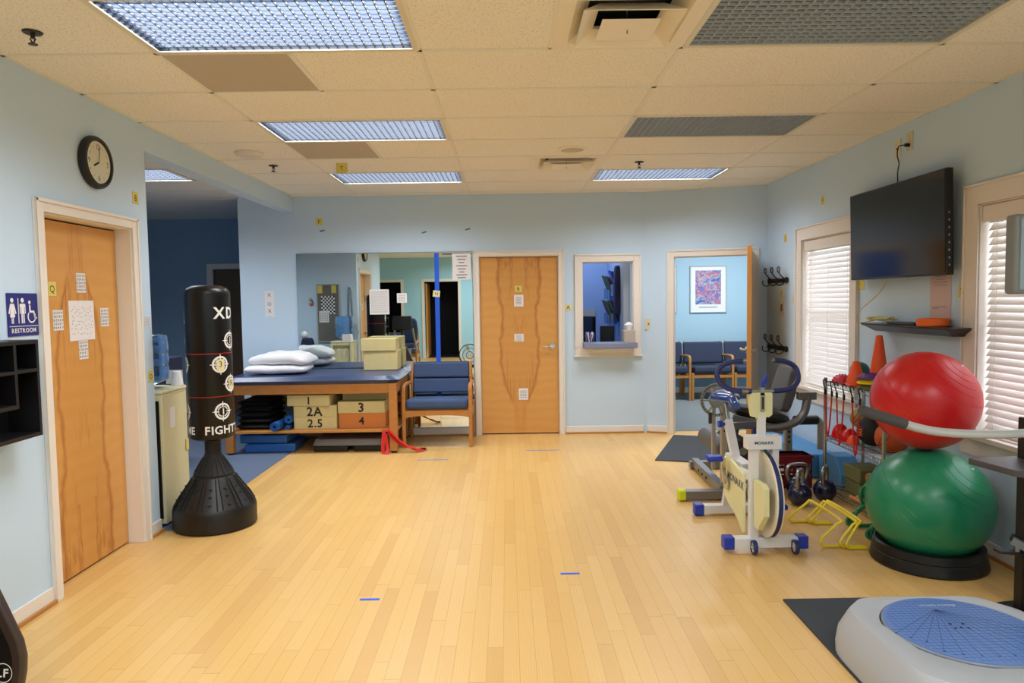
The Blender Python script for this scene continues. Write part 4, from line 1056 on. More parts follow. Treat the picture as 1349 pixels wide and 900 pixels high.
for i, p in enumerate(p2.v):
    dx = p.x - c0.x
    if dx < -.10: p2.v[i] = V((p.x, p.y, p.z - .32 * (dx + .10) ** 2 * 2.2))
    if dx > .12: p2.v[i] = V((p.x, p.y, p.z - .9 * (dx - .12) ** 2))
tag(obj('pillow', rumple(p2, .016, 6.5, 5), 'pillow_cloth', sharp=80), 'white pillow heaped on top of the other pillow', 'pillow', GP)
GF = 'cream foam blocks on the treatment table'
def block(name, lab, cat, x0, x1, y0, y1, z0, z1, m, g=None, rz=0, txt=None, ink='ink', sz=.09, seed=0):
    c0 = V(((x0 + x1) / 2, (y0 + y1) / 2, z0)); M = Matrix.Translation(c0) @ Matrix.Rotation(rz, 4, 'Z')
    w_, d_, h_ = x1 - x0, y1 - y0, z1 - z0
    t_ = thing(name, lab, cat, tuple(c0), g)
    obj('foam', MB(M).bx(-w_ / 2, w_ / 2, -d_ / 2, d_ / 2, 0, h_), m, t_, bevel=.004)
    if txt: obj('marking', MB(M).text(txt, (0, -d_ / 2, h_ * .5), (1, 0, 0), (0, 0, 1), sz, bold=True, th=.001), ink, t_)
    return t_
block('foam_block', 'cream foam block standing on the table, lower of two', 'foam block', -1.535, -1.175, 7.46, 7.72, .781, .985, 'cream_foam', GF)
block('foam_block', 'cream foam block laid like a lid on the other block', 'foam block', -1.56, -1.19, 7.445, 7.715, .9855, 1.115, 'cream_foam', GF, rz=.02)
GS = 'numbered foam blocks under the treatment table'
block('foam_block', 'yellow foam block marked 2.5 on the table shelf', 'foam block', -2.16, -1.73, 7.02, 7.45, .2365, .358, 'cream_foam', GS, txt='2.5', sz=.115)
block('foam_block', 'yellow foam block marked 2A in the middle of the left stack', 'foam block', -2.16, -1.73, 7.02, 7.45, .3585, .474, 'cream_foam', GS, txt='2A', sz=.125)
block('foam_block', 'yellow foam block marked 1 on top of the left stack', 'foam block', -2.21, -1.78, 7.00, 7.40, .4745, .585, 'cream_foam', GS, rz=-.06, txt='1', sz=.105)
block('foam_block', 'orange foam block marked 4 on the table shelf', 'foam block', -1.715, -1.245, 7.04, 7.47, .2365, .388, 'orange_foam', GS, txt='4', sz=.11)
block('foam_block', 'yellow foam block marked 3 on the orange block', 'foam block', -1.72, -1.25, 7.04, 7.47, .3885, .508, 'cream_foam', GS, txt='3', sz=.13)
block('foam_block', 'unmarked yellow foam block pushed back above block 3', 'foam block', -1.70, -1.25, 7.16, 7.60, .5085, .592, 'cream_foam', GS)
GM = 'flat black cushions on the table shelf'
for k in range(5):
    tag(obj('seat_cushion', MB(Matrix.Translation(V((-2.565 + .008 * (k % 2), 7.27, .2665 + .059 * k)))).cushion((0, 0, 0), (.37 - .012 * k, .50, .056), e=.12, n=10), 'black_mat'), 'flat black cushion in the pile on the table shelf, ' + ['bottom one', 'second from the bottom', 'middle one', 'second from the top', 'top one'][k], 'cushion', GM)
def roll_mat(lab, x, z, y0, y1, r, turns=3, dx=0):
    P = []; n = 16 * turns
    for k in range(n + 1):
        a = 2 * pi * k / 16; rr = r * (.35 + .65 * k / n); P.append((rr * cos(a), rr * sin(a)))
    Q = [(p[0] * (1 - .006 / max(.01, hypot(*p))), p[1] * (1 - .006 / max(.01, hypot(*p)))) for p in P]
    b = MB(); m_ = len(P); vs = []
    for y, ox in ((y0, 0), (y1, dx)):
        vs += [(x + ox + p[0], y, z + p[1]) for p in P] + [(x + ox + p[0], y, z + p[1]) for p in Q]
    fs = []
    for k in range(m_ - 1):
        fs += [(k, k + 1, 2 * m_ + k + 1, 2 * m_ + k), (m_ + k, m_ + k + 1, 3 * m_ + k + 1, 3 * m_ + k), (k, k + 1, m_ + k + 1, m_ + k), (2 * m_ + k, 2 * m_ + k + 1, 3 * m_ + k + 1, 3 * m_ + k)]
    b.add(vs, fs); return tag(obj('rolled_mat', b, 'blue_mat'), lab, 'exercise mat', 'rolled blue mats on the table shelf')
roll_mat('rolled blue mat on the table shelf sticking out furthest', -2.318, .2885, 6.90, 7.42, .050, dx=.02)
roll_mat('thicker rolled blue mat beside the numbered blocks, upper one', -2.208, .342, 7.0, 7.5, .044, dx=0)
roll_mat('small rolled blue mat under the upper roll by the blocks', -2.215, .265, 6.98, 7.45, .027, 2)
GB2 = 'blue balance pads on the floor under the table'
tag(obj('balance_pad', MB(Matrix.Translation(V((-2.42, 7.24, .005))) @ Matrix.Rotation(.05, 4, 'Z')).bx(-.25, .25, -.22, .22, 0, .085), 'blue_mat', bevel=.012), 'bright blue foam pad on the carpet under the table, lower one', 'balance pad', GB2)
tag(obj('balance_pad', MB(Matrix.Translation(V((-2.46, 7.28, .092))) @ Matrix.Rotation(-.04, 4, 'Z')).bx(-.26, .22, -.22, .2, 0, .085), 'blue_foam', bevel=.012), 'bright blue foam pad under the table, upper one', 'balance pad', GB2)
tag(obj('step_platform', MB().prism([(-1.99, 7.05), (-1.93, 7.02), (-1.30, 7.02), (-1.24, 7.05), (-1.24, 7.40), (-1.99, 7.40)], .062, .13, inset=.03), 'grey_plastic', bevel=.006), 'grey aerobic step lying under the table shelf', 'step')
for n, x in enumerate((-1.80, -1.40)):
    tag(obj('step_riser', MB().bx(x - .17, x + .17, 7.03, 7.38, .001, .061), 'black_plastic', bevel=.008), ['black riser under the left end of the grey step', 'black riser under the right end of the grey step'][n], 'step riser', 'black step risers')
# red straps hung on the right leg
t = thing('gait_strap', 'red webbing straps looped round the table leg, trailing on the floor', 'strap', (-1.14, 6.9, 0))
def ribbon(P, w, u=(1, 0, 0), th=.003):
    P = smooth(P, 4); b = MB(); vs = []; u = V(u).normalized()
    for i, p in enumerate(P):
        tn = (P[min(i + 1, len(P) - 1)] - P[max(i - 1, 0)]).normalized(); n_ = tn.cross(u).normalized()
        vs += [p - u * w / 2, p + u * w / 2, p + u * w / 2 + n_ * th, p - u * w / 2 + n_ * th]
    fs = [(3, 2, 1, 0), tuple(range(len(vs) - 4, len(vs)))]
    for i in range(len(P) - 1):
        for k in range(4): fs.append((i * 4 + k, i * 4 + (k + 1) % 4, i * 4 + 4 + (k + 1) % 4, i * 4 + 4 + k))
    return b.add(vs, fs)
obj('strap_loop', ribbon([(-1.235, 6.915, .24), (-1.245, 6.90, .15), (-1.25, 6.89, .05), (-1.24, 6.885, .006), (-1.21, 6.87, .006), (-1.205, 6.895, .06), (-1.225, 6.90, .20)], .035), 'red_strap', t)
for k, (x, y) in enumerate(((-.86, 6.98), (-.83, 7.02), (-.90, 6.93))):
    obj('strap_tail', ribbon([(-1.20, 6.905 - .004 * k, .25 - .02 * k), (-1.12, 6.915, .16 - .02 * k), (-1.04, 6.93, .085 - .01 * k), (-.95, 6.95, .03 + .008 * k), (x, y, .006 + .006 * k)], .028, u=(.25, .9, .3)), 'red_strap', t)
obj('buckle', MB().bx(-.90, -.84, 6.99, 7.02, .02, .032), 'black_plastic', t)

# ================================================================== ALCOVE: PUNCHING BAG, WATER COOLER, BOARD
BX, BY = -2.015, 4.745
t = thing('punching_bag', 'black free-standing punching bag with white targets and round base', 'punching bag', (BX, BY, 0))
obj('base', MB().lathe([(0, .001), (.255, .001), (.268, .012), (.268, .125), (.262, .150), (.252, .162), (.225, .21), (.165, .295), (.140, .335), (.132, .345), (.132, .352), (0, .352)], (BX, BY, 0), 48), 'black_plastic', t)
rb = MB()
for k in range(12):
    a = 2 * pi * k / 12
    for da in (-.07, .07): rb.tube([(BX + r * cos(a + da), BY + r * sin(a + da), z + .002) for r, z in ((.256, .155), (.226, .21), (.166, .295), (.138, .338))], .005, 6)
    aa = a + pi / 12
    for r, z in ((.236, .192), (.205, .242), (.176, .284)): rb.ball((BX + r * cos(aa), BY + r * sin(aa), z - .001), .012, 12, 8, sz=.35)
obj('ribs', rb, 'black_plastic', t)
nk = MB().lathe([(.128, .352), (.128, .362), (.118, .375), (.085, .43), (.060, .475), (.052, .50), (.052, .60), (0, .60)], (BX, BY, 0), 32)
obj('neck', nk, 'black_rubber', t)
fl = MB(); bo = MB()
for k in range(20):
    a = 2 * pi * k / 20
    fl.tube([(BX + r * cos(a), BY + r * sin(a), z) for r, z in ((.120, .376), (.087, .432), (.064, .47))], .004, 5)
    bo.ball((BX + .124 * cos(a), BY + .124 * sin(a), .366), .006, 8, 5)
obj('neck_ribs', fl, 'black_rubber', t); obj('bolts', bo, 'black_plastic', t)
RB = .145
obj('bag_body', MB().lathe([(0, .60), (.125, .60), (.14, .608), (RB, .62), (RB, 1.57), (.141, 1.592), (.125, 1.612), (.09, 1.628), (0, 1.635)], (BX, BY, 0), 56), 'black_vinyl', t)
fd = V((-BX, -BY)).normalized()
def wrap(src, phi0, z, r=RB + .0012):
    """bend flat work (x right, z up) round the bag; phi0 = degrees right of the side facing the room"""
    bm = bmesh.new(); vs = [bm.verts.new(p) for p in src.v]
    for f in src.f:
        try: bm.faces.new([vs[i] for i in f])
        except ValueError: pass
    bmesh.ops.triangulate(bm, faces=bm.faces)
    for _ in range(3):
        e = [x for x in bm.edges if abs(x.verts[0].co.x - x.verts[1].co.x) > .014]
        if not e: break
        bmesh.ops.subdivide_edges(bm, edges=e, cuts=1)
        bmesh.ops.triangulate(bm, faces=[f for f in bm.faces if len(f.verts) > 3])
    out = MB(); bm.verts.index_update(); P = []
    for v in bm.verts:
        ph = radians(phi0) + v.co.x / r; dx = cos(ph) * fd.x - sin(ph) * fd.y * 1.0; dy = cos(ph) * fd.y + sin(ph) * fd.x
        # camera right of the facing direction
        P.append((BX + r * dx, BY + r * dy, z + v.co.z))
    out.add(P, [tuple(v.index for v in f.verts) for f in bm.faces]); bm.free(); return out
def flat_text(s_, size, bold=True, spread=1.0): return MB().text(s_, (0, 0, 0), (1, 0, 0), (0, 0, 1), size, bold=bold, th=0, spread=spread)
def target(num=True):
    b = MB(); n = 28
    def ring(r0, r1, a0=0, a1=2 * pi, m_=n):
        vs = [(r * cos(a0 + (a1 - a0) * k / m_), 0, r * sin(a0 + (a1 - a0) * k / m_)) for r in (r0, r1) for k in range(m_ + 1)]
        b.add(vs, [(k, k + 1, m_ + 2 + k, m_ + 1 + k) for k in range(m_)])
    ring(.043, .056)
    for q in range(4): ring(.030, .037, q * pi / 2 + .3, (q + 1) * pi / 2 - .3, 6)
    for q in range(4):
        a = q * pi / 2; c_, s_ = cos(a), sin(a); b.add([(.026 * c_ - .005 * s_, 0, .026 * s_ + .005 * c_), (.026 * c_ + .005 * s_, 0, .026 * s_ - .005 * c_), (.068 * c_ + .002 * s_, 0, .068 * s_ - .002 * c_), (.068 * c_ - .002 * s_, 0, .068 * s_ + .002 * c_)], [(0, 1, 2, 3)])
    if num: b.text('1', (0, 0, 0), (1, 0, 0), (0, 0, 1), .055, bold=True, th=0)
    return b
def addb(p, src, phi, z): 
    w_ = wrap(src, phi, z); n = len(p.v); p.v += w_.v; p.f += [tuple(i + n for i in f) for f in w_.f]
pr = MB()
for s_, sz_, ph_, z_ in (('XD', .105, 48, 1.447), ('R', .105, -84, 1.42), ('FIGHT', .076, 26, .670), ('ME', .070, -63, .670), ('TI', .076, 84, .670)):
    pr = MB(); addb(pr, flat_text(s_, sz_), ph_, z_); obj('lettering', pr, 'white', t, label='white lettering')
GT = [(62, 1.262), (27, 1.105), (60, .972), (29, .792), (-84, 1.105), (-84, .792), (-100, 1.262)]
for k, (ph, z) in enumerate(GT): obj('target', wrap(target(k not in (1, 2)), ph, z), 'white', t)
for z in (1.178, .892): obj('ring_line', MB().lathe([(RB + .0008, z - .003), (RB + .0012, z - .003), (RB + .0012, z + .003), (RB + .0008, z + .003), (RB + .0008, z - .003)], (BX, BY, 0), 56), 'red_line', t)
for n, (ph, z, s_, lab) in enumerate(((27, 1.10, '3', 'cream sticky note with digit 3 on a target of the punching bag'), (62, .968, 'R', 'cream sticky note on the third target down the punching bag'))):
    nt_ = thing('sticky_note', lab, 'note', (BX, BY, z), 'notes on the punching bag')
    s0 = MB(); 
    for k in range(6): s0.add([(-.026 + .052 * k / 6, 0, -.04), (-.026 + .052 * (k + 1) / 6, 0, -.04), (-.026 + .052 * (k + 1) / 6, 0, .04), (-.026 + .052 * k / 6, 0, .04)], [(0, 1, 2, 3)])
    obj('sheet', wrap(s0, ph, z, RB + .0022), 'cream_note', nt_); obj('print', wrap(flat_text(s_, .055, False), ph, z + .008, RB + .003), 'ink', nt_)

# water cooler
cx0, cx1, cy0, cy1 = -2.65, -2.325, 4.70, 5.06
t = thing('water_cooler', 'cream water cooler behind the left wall end beside the punching bag', 'water cooler', (-2.48, 4.88, 0))
obj('cabinet', MB().bx(cx0, cx1, cy0, cy1 - .04, .02, .90).bx(cx0, cx0 + .04, cy1 - .04, cy1, .02, .90).bx(cx1 - .04, cx1, cy1 - .04, cy1, .02, .90).bx(cx0 + .04, cx1 - .04, cy1 - .04, cy1, .02, .60).bx(cx0 + .04, cx1 - .04, cy1 - .04, cy1, .86, .90), 'cooler_cream', t, bevel=.006)
obj('top_cover', MB().bx(cx0 - .005, cx1 + .005, cy0 - .005, cy1 + .005, .901, .93), 'cooler_cream', t, bevel=.012)
tp = MB()
for x in (-.05, .05): tp.cyl((-2.487 + x, cy1 - .04, .80), (-2.487 + x, cy1 - .01, .80), .012, 10).bar((-2.487 + x, cy1 - .012, .80), (-2.487 + x * .6, cy1 - .012, .74), .012, .012)
obj('tap', tp, 'white', t)
obj('drip_tray', MB().bx(cx0 + .05, cx1 - .05, cy1 - .06, cy1 - .002, .601, .615), 'faint_ink', t)
obj('rear_grille', MB().bx(cx0 + .02, cx1 - .02, cy0 - .012, cy0 - .0005, .06, .86), 'black_plastic', t)
obj('side_label', MB().bx(cx1 + .0005, cx1 + .0015, 4.80, 4.87, .66, .80), 'paper', t)
obj('door_catch', MB().bx(cx1 + .0005, cx1 + .006, 5.015, 5.055, .46, .54), 'yellow_note', t, label='yellow catch')
obj('feet', MB().cyl((cx0 + .04, cy0 + .04, .004), (cx0 + .04, cy0 + .04, .02), .02, 10).cyl((cx1 - .04, cy0 + .04, .004), (cx1 - .04, cy0 + .04, .02), .02, 10).cyl((cx0 + .04, cy1 - .06, .004), (cx0 + .04, cy1 - .06, .02), .02, 10).cyl((cx1 - .04, cy1 - .06, .004), (cx1 - .04, cy1 - .06, .02), .02, 10), 'black_plastic', t)
tag(obj('water_bottle', MB().lathe([(.028, .931), (.03, .95), (.09, .975), (.125, .99), (.13, 1.02), (.13, 1.08), (.124, 1.09), (.13, 1.10), (.13, 1.16), (.124, 1.17), (.13, 1.18), (.13, 1.24), (.124, 1.25), (.128, 1.27), (.12, 1.295), (.09, 1.305), (0, 1.305)], (-2.487, 4.86, 0), 36), 'bottle_blue'), 'large translucent blue water bottle upside down on the cooler', 'water bottle')
tag(obj('paper_cup_stack', MB().lathe([(0, .931), (.042, .931), (.040, .95), (.026, 1.03), (.024, 1.032), (0, 1.032)], (-2.36, 5.0, 0), 20), 'cup_white'), 'upturned white paper cups on top of the water cooler', 'cups')
card('small_notice', 'white card standing on the cooler in front of the bottle', 'paper', (-2.41, cy1 + .0065, .985), (-1, 0, 0), (0, 0, 1), .0 + .12, .10, 'paper')
# noticeboard etc on the alcove near wall (seen in the mirror)
t = thing('notice_board', 'grey-brown notice board with a checkerboard sheet, seen in the mirror', 'notice board', (-2.77, 4.62, .90))
BR, BU = (-1, 0, 0), (0, 0, 1)
obj('panel', MB().bx(-2.945, -2.60, 4.621, 4.64, .90, 1.79), 'board_taupe', t); obj('frame', plate(MB(), lambda u, v, d_: V((u, 4.621 + d_, v)), -2.95, -2.595, .895, 1.795, [(-2.935, -2.61, .91, 1.78)], .0191, .026), 'frame_silver', t)
card('checkerboard_sheet', 'black and white checkerboard sheet pinned on the notice board', 'paper', (-2.775, 4.64, 1.47), BR, BU, .21, .285, 'paper', [('d', -.105 + .0131 + .02625 * i, -.1425 + .01425 + .0285 * j, .02625, .0285) for i in range(8) for j in range(10) if (i + j) % 2])
card('printed_notice', 'white printed sheet at the lower corner of the notice board', 'paper', (-2.84, 4.6425, 1.29), BR, BU, .15, .175, 'paper', grid(4, 8, .10, .12, .02, .006), ink='faint_ink')
for x, lab in ((-2.895, 'yellow card at one top corner of the notice board'), (-2.68, 'yellow card at the other top corner of the notice board')):
    card('sticky_note', lab, 'note', (x, 4.64, 1.715), BR, BU, .075, .12, 'yellow_note')
t = thing('resistance_strap', 'dark strap hanging from a hook beside the notice board', 'strap', (-2.45, 4.63, 1.3))
obj('hook', MB().tube([(-2.44, 4.621, 1.74), (-2.44, 4.65, 1.74), (-2.44, 4.655, 1.76)], .005, 6), 'white', t)
obj('webbing', ribbon([(-2.47, 4.635, 1.30), (-2.465, 4.637, 1.5), (-2.45, 4.65, 1.70), (-2.44, 4.652, 1.735), (-2.43, 4.65, 1.70), (-2.415, 4.637, 1.5), (-2.41, 4.635, 1.30)], .03, u=(0, 1, 0)), 'bio_dark', t)
t = thing('key_charm', 'small bunch of coloured tags hanging left of the notice board', 'tags', (-3.03, 4.63, 1.5))
obj('cord', MB().tube([(-3.03, 4.624, 1.66), (-3.03, 4.63, 1.58)], .003, 6), 'white', t)
obj('green_tag', MB().ball((-3.04, 4.64, 1.56), .022, 10, 8), 'lime', t); obj('blue_tag', MB().bar((-3.03, 4.64, 1.56), (-3.0, 4.64, 1.49), .014, .014), 'bike_blue', t); obj('orange_tag', MB().ball((-3.04, 4.642, 1.49), .026, 10, 8), 'cone_orange', t)
t = thing('folding_walker', 'dark folded equipment leaning at the foot of the alcove wall', 'equipment', (-3.05, 4.75, 0))
obj('seat_pad', MB().cushion((-3.07, 4.78, .55), (.22, .12, .85), e=.3), 'navy_vest', t); obj('hoop', MB().tube(smooth([(-2.98, 4.80, .10), (-2.96, 4.80, .55), (-2.86, 4.80, .70), (-2.76, 4.80, .60), (-2.75, 4.80, .03)]), .014, 8), 'blue_mat', t); obj('white_cap', MB().ball((-3.12, 4.78, 1.02), .06, 12, 8), 'white', t)
tag(obj('alcove_cabinet', MB().bx(-3.9, -3.1, 6.2, 6.7, .005, 1.02), 'navy_vest', bevel=.01), 'dark low cabinet in the alcove behind the punching bag', 'cabinet')

# dark machine at the bottom left corner, close to the viewer
t = thing('cross_trainer', 'dark brown fitness machine with oval LF emblem at the lower left corner', 'exercise machine', (-2.0, 2.3, 0))
prof = [(-2.20, .02), (-1.80, .02), (-1.755, .12), (-1.737, .20), (-1.732, .26), (-1.742, .32), (-1.80, .46), (-1.90, .70), (-2.0, .78), (-2.20, .78)]
obj('shroud', MB().prism(prof, 2.43, 2.465, 'y').prism([(-2.20, .02), (-1.92, .02), (-1.88, .25), (-1.95, .60), (-2.20, .72)], 1.75, 2.4295, 'y').bx(-2.04, -1.96, 1.3, 1.75, .02, .09), 'lf_brown', t, bevel=.012, seg=3)
inn = [(-2.20, .05), (-1.83, .05), (-1.79, .13), (-1.773, .20), (-1.770, .26), (-1.78, .31), (-1.835, .45), (-1.93, .67), (-2.02, .74), (-2.20, .74)]
em = MB(); cxe, cze = -1.800, .212
nn = 28
for r0, r1 in ((.033, .036),):
    em.add([(cxe + r * .9 * cos(2 * pi * k / nn), 2.4235, cze + r * sin(2 * pi * k / nn)) for r in (r0, r1) for k in range(nn)], [(k, (k + 1) % nn, nn + (k + 1) % nn, nn + k) for k in range(nn)])
em.text('LF', (cxe - .002, 2.4237, cze), (1, 0, 0), (.1, 0, 1), .042, bold=True, th=0)
obj('emblem', em, 'white', t)
obj('near_panel', MB().prism(inn, 2.424, 2.4298, 'y'), 'black_plastic', t)
obj('console', MB().box((-2.0, 2.2, 1.10), (.36, .06, .27), Matrix.Rotation(.2, 3, 'X')), 'black_plastic', t, bevel=.015)
obj('mast', MB().tube([(-2.02, 2.15, .70), (-2.0, 2.18, 1.0)], .03, 10), 'black_plastic', t)
for s_ in (-1, 1):
    obj('arm', MB().tube(smooth([(-2.02 + .17 * s_, 1.5, .60), (-2.02 + .18 * s_, 1.75, .82), (-2.02 + .17 * s_, 1.92, 1.0)]), .022, 8), 'satin_steel', t)
    obj('grip', MB().tube(smooth([(-2.02 + .17 * s_, 1.92, 1.0), (-2.02 + .15 * s_, 1.97, 1.06), (-2.02 + .06 * s_, 1.98, 1.08)]), .026, 8), 'black_rubber', t)
obj('seat', MB().cushion((-2.0, 1.45, .62), (.36, .36, .10), e=.3), 'navy_vinyl', t); obj('backrest', MB().cushion((-2.0, 1.25, .92), (.36, .10, .5), e=.3), 'navy_vinyl', t); obj('seat_post', MB().bx(-2.04, -1.96, 1.3, 1.75, .02, .58), 'gym_grey', t)
dup(ch, (-2.3, .3, 0), 'wide navy chair with oak frame in the rear area, seen in the mirror', rz=pi)
t = thing('floor_fan', 'round black floor fan with white blades, seen at the right of the mirror', 'fan', (-.86, -.4, 0))
obj('cage', (lambda b: [b.tube([(-.86 + r * cos(a), -.4 + dy, .28 + r * sin(a)) for a in [2 * pi * k / 28 for k in range(28)]], .006, 6, closed=True) for r, dy in ((.24, 0), (.24, .12), (.16, .13), (.08, .135))] and b)(MB()), 'black_plastic', t)
obj('drum', MB().lathe([(.245, 0), (.25, 0), (.25, .13), (.245, .13), (.245, 0)], (-.86, -.4, .28), 36, 'y'), 'black_plastic', t)
obj('blade', (lambda b: [b.box((-.86 + .12 * cos(a), -.34, .28 + .12 * sin(a)), (.2, .01, .07), Matrix.Rotation(-a, 3, 'Y')) for a in (0.3, 1.9, 3.5, 5.1)] and b)(MB()), 'white', t)
obj('stand', MB().bx(-1.06, -.66, -.44, -.28, .001, .03), 'black_plastic', t)
#@@PART5
# ================================================================== FLOOR MATS AND TAPE
tag(obj('floor_mat', MB().prism([(1.346, 6.42), (2.08, 6.20), (2.28, 7.44), (1.80, 7.60)], .001, .009), 'dark_mat'), 'dark grey floor mat in front of the open doorway', 'floor mat', 'dark floor mats')
tag(obj('floor_mat', MB().bx(1.34, 1.98, 1.6, 3.38, .001, .010), 'dark_mat'), 'dark charcoal floor mat under the balance machine, bottom right', 'floor mat', 'dark floor mats')
for lab, x, y, w_, m_ in (('blue tape mark on the floor furthest left, near the waiting chair', -.73, 6.60, .29, 'tape_light'), ('faint blue tape mark on the floor in front of the closet door', .33, 6.95, .33, 'tape_light'), ('short blue tape mark on the floor, right of the two near ones', .323, 3.77, .105, 'tape_blue'), ('short blue tape mark on the floor, nearest the viewer', -.717, 3.479, .10, 'tape_blue')):
    tag(obj('floor_tape', MB().bx(x - w_ / 2, x + w_ / 2, y - .011, y + .011, .0005, .0012), m_), lab, 'tape', 'blue tape marks on the floor')

# ================================================================== EXERCISE BIKE (white and blue, facing the viewer)
t = thing('exercise_bike', 'white and blue exercise bike with a large cream flywheel', 'exercise bike', (1.50, 4.4, 0))
obj('front_foot_bar', MB().bx(1.30, 1.695, 4.03, 4.09, .03, .09), 'bike_white', t, bevel=.004)
obj('rear_foot_bar', MB().bx(1.325, 1.70, 4.74, 4.80, .02, .075), 'bike_white', t, bevel=.004)
for x0, x1 in ((1.25, 1.312), (1.683, 1.745)): obj('end_cap', MB().bx(x0, x1, 4.025, 4.095, .022, .096), 'bike_blue', t, bevel=.006)
for x0, x1 in ((1.268, 1.332), (1.695, 1.76)): obj('end_cap', MB().bx(x0, x1, 4.735, 4.805, .006, .082), 'bike_blue', t, bevel=.006)
for x in (1.415, 1.655):
    w = obj('transport_wheel', MB().lathe([(.030, -.012), (.040, -.011), (.043, 0), (.040, .011), (.030, .012), (.030, -.012)], (x, 4.0, .046), 28, 'x'), 'bike_navy', t)
    obj('hub', MB().lathe([(0, -.006), (.0305, -.006), (.0305, .006), (0, .006)], (x, 4.0, .046), 24, 'x').cyl((x - .014, 4.0, .046), (x + .014, 4.0, .046), .007, 10), 'wheel_cream', w)
obj('wheel_bracket', MB().bx(1.405, 1.41, 3.99, 4.03, .035, .06).bx(1.66, 1.665, 3.99, 4.03, .035, .06), 'satin_steel', t)
for x0, x1 in ((1.405, 1.452), (1.532, 1.570)): obj('fork_leg', MB().bx(x0, x1, 4.035, 4.085, .09, .63), 'bike_white', t, bevel=.003)
obj('head_plate', MB().bx(1.382, 1.580, 4.02, 4.10, .615, .692), 'bike_white', t, bevel=.002)
obj('head_lettering', MB().text('MONARK', (1.478, 4.019, .655), Br, Bu, .024, bold=True, th=.0006), 'bike_navy', t)
WC = (1.497, 4.06, .347); WR = .252
fw = obj('flywheel', MB().lathe([(0, -.006), (.05, -.008), (.19, -.008), (.215, -.020), (WR - .004, -.020), (WR, -.017), (WR, -.014), (WR - .004, -.012), (WR - .004, .012), (WR, .014), (WR, .017), (WR - .004, .020), (.215, .020), (.19, .008), (.05, .008), (0, .006)], WC, 72, 'x'), 'wheel_cream', t)
obj('belt', MB().lathe([(WR - .0035, -.0115), (WR - .001, -.0115), (WR - .001, .0115), (WR - .0035, .0115), (WR - .0035, -.0115)], WC, 72, 'x'), 'bike_navy', fw)
obj('axle', MB().cyl((1.452, WC[1], WC[2]), (1.53, WC[1], WC[2]), .012, 14), 'satin_steel', fw)
obj('main_frame', MB().bx(1.45, 1.52, 4.32, 4.66, .40, .46).bar((1.485, 4.62, .42), (1.485, 4.77, .05), .05, .04, up=(0, 1, 0)).bar((1.40, 4.34, .43), (1.415, 4.08, .45), .03, .05), 'bike_white', t, bevel=.003)
obj('seat_tube', MB().bar((1.50, 4.60, .44), (1.495, 4.745, .66), .052, .045, up=(0, 1, 0)), 'bike_white', t)
obj('seat_post', MB().cyl((1.495, 4.745, .655), (1.494, 4.80, .775), .0155, 16), 'satin_steel', t)
obj('seat_clamp_knob', MB().cyl((1.475, 4.735, .64), (1.44, 4.73, .64), .012, 10).cyl((1.45, 4.735, .64), (1.425, 4.735, .64), .024, 14), 'bike_blue', t)
# saddle
sd = MB(); rows = []
for k in range(15):
    f = k / 14; y = 4.94 - .31 * f
    wd = .105 * sqrt(max(0, 1 - ((f - .28) / .30) ** 2)) if f < .28 else .105 - .075 * min(1, (f - .28) / .45) ** .8
    wd = max(wd, .012 if k else .01); top = .845 - .025 * f + .012 * sin(f * pi) - (.02 if f > .9 else 0); dep = .055 * (1 - .45 * f)
    if k == 0: wd = .03; dep = .02
    rows.append([(1.512 + wd * 1.05 * cos(a) , y, top - dep + dep * 1.15 * sin(a) if sin(a) > 0 else top - dep + dep * .55 * sin(a)) for a in [2 * pi * q / 20 for q in range(20)]])
vs = [p for r_ in rows for p in r_]; fs = [(i * 20 + q, i * 20 + (q + 1) % 20, i * 20 + 20 + (q + 1) % 20, i * 20 + 20 + q) for i in range(14) for q in range(20)] + [tuple(range(20)), tuple(280 + q for q in range(20))[::-1]]
obj('saddle', sd.add(vs, fs), 'saddle_blue', t, sharp=70)
# chain guard on the viewer's side, with maker's lettering
gp = [(4.44, .50), (4.40, .50), (4.11, .455), (4.095, .40), (4.095, .11), (4.10, .10), (4.20, .16), (4.36, .20), (4.45, .24), (4.47, .33)]
cg = obj('chain_guard', MB().prism(gp, 1.378, 1.398, 'x'), 'bike_cream', t, bevel=.003)
lt = MB().text('MONARK', (1.3775, 4.225, .385), (0, -1, 0), (0, -.13, 1), .066, bold=True, th=.0005); obj('lettering', lt, 'bike_navy', cg)
cr = obj('crank', MB().cyl((1.36, 4.37, .335), (1.63, 4.37, .335), .012, 12).bar((1.355, 4.37, .335), (1.345, 4.36, .50), .016, .024, up=(1, 0, 0)).bar((1.63, 4.37, .335), (1.64, 4.38, .17), .016, .024, up=(1, 0, 0)).cyl((1.36, 4.37, .335), (1.368, 4.37, .335), .045, 20), 'chrome', t)
obj('pedal', MB().bx(1.235, 1.335, 4.315, 4.405, .475, .51), 'bike_blue', t, bevel=.012, seg=3)
obj('pedal', MB().bx(1.652, 1.75, 4.335, 4.425, .155, .19), 'bike_blue', t, bevel=.012, seg=3)
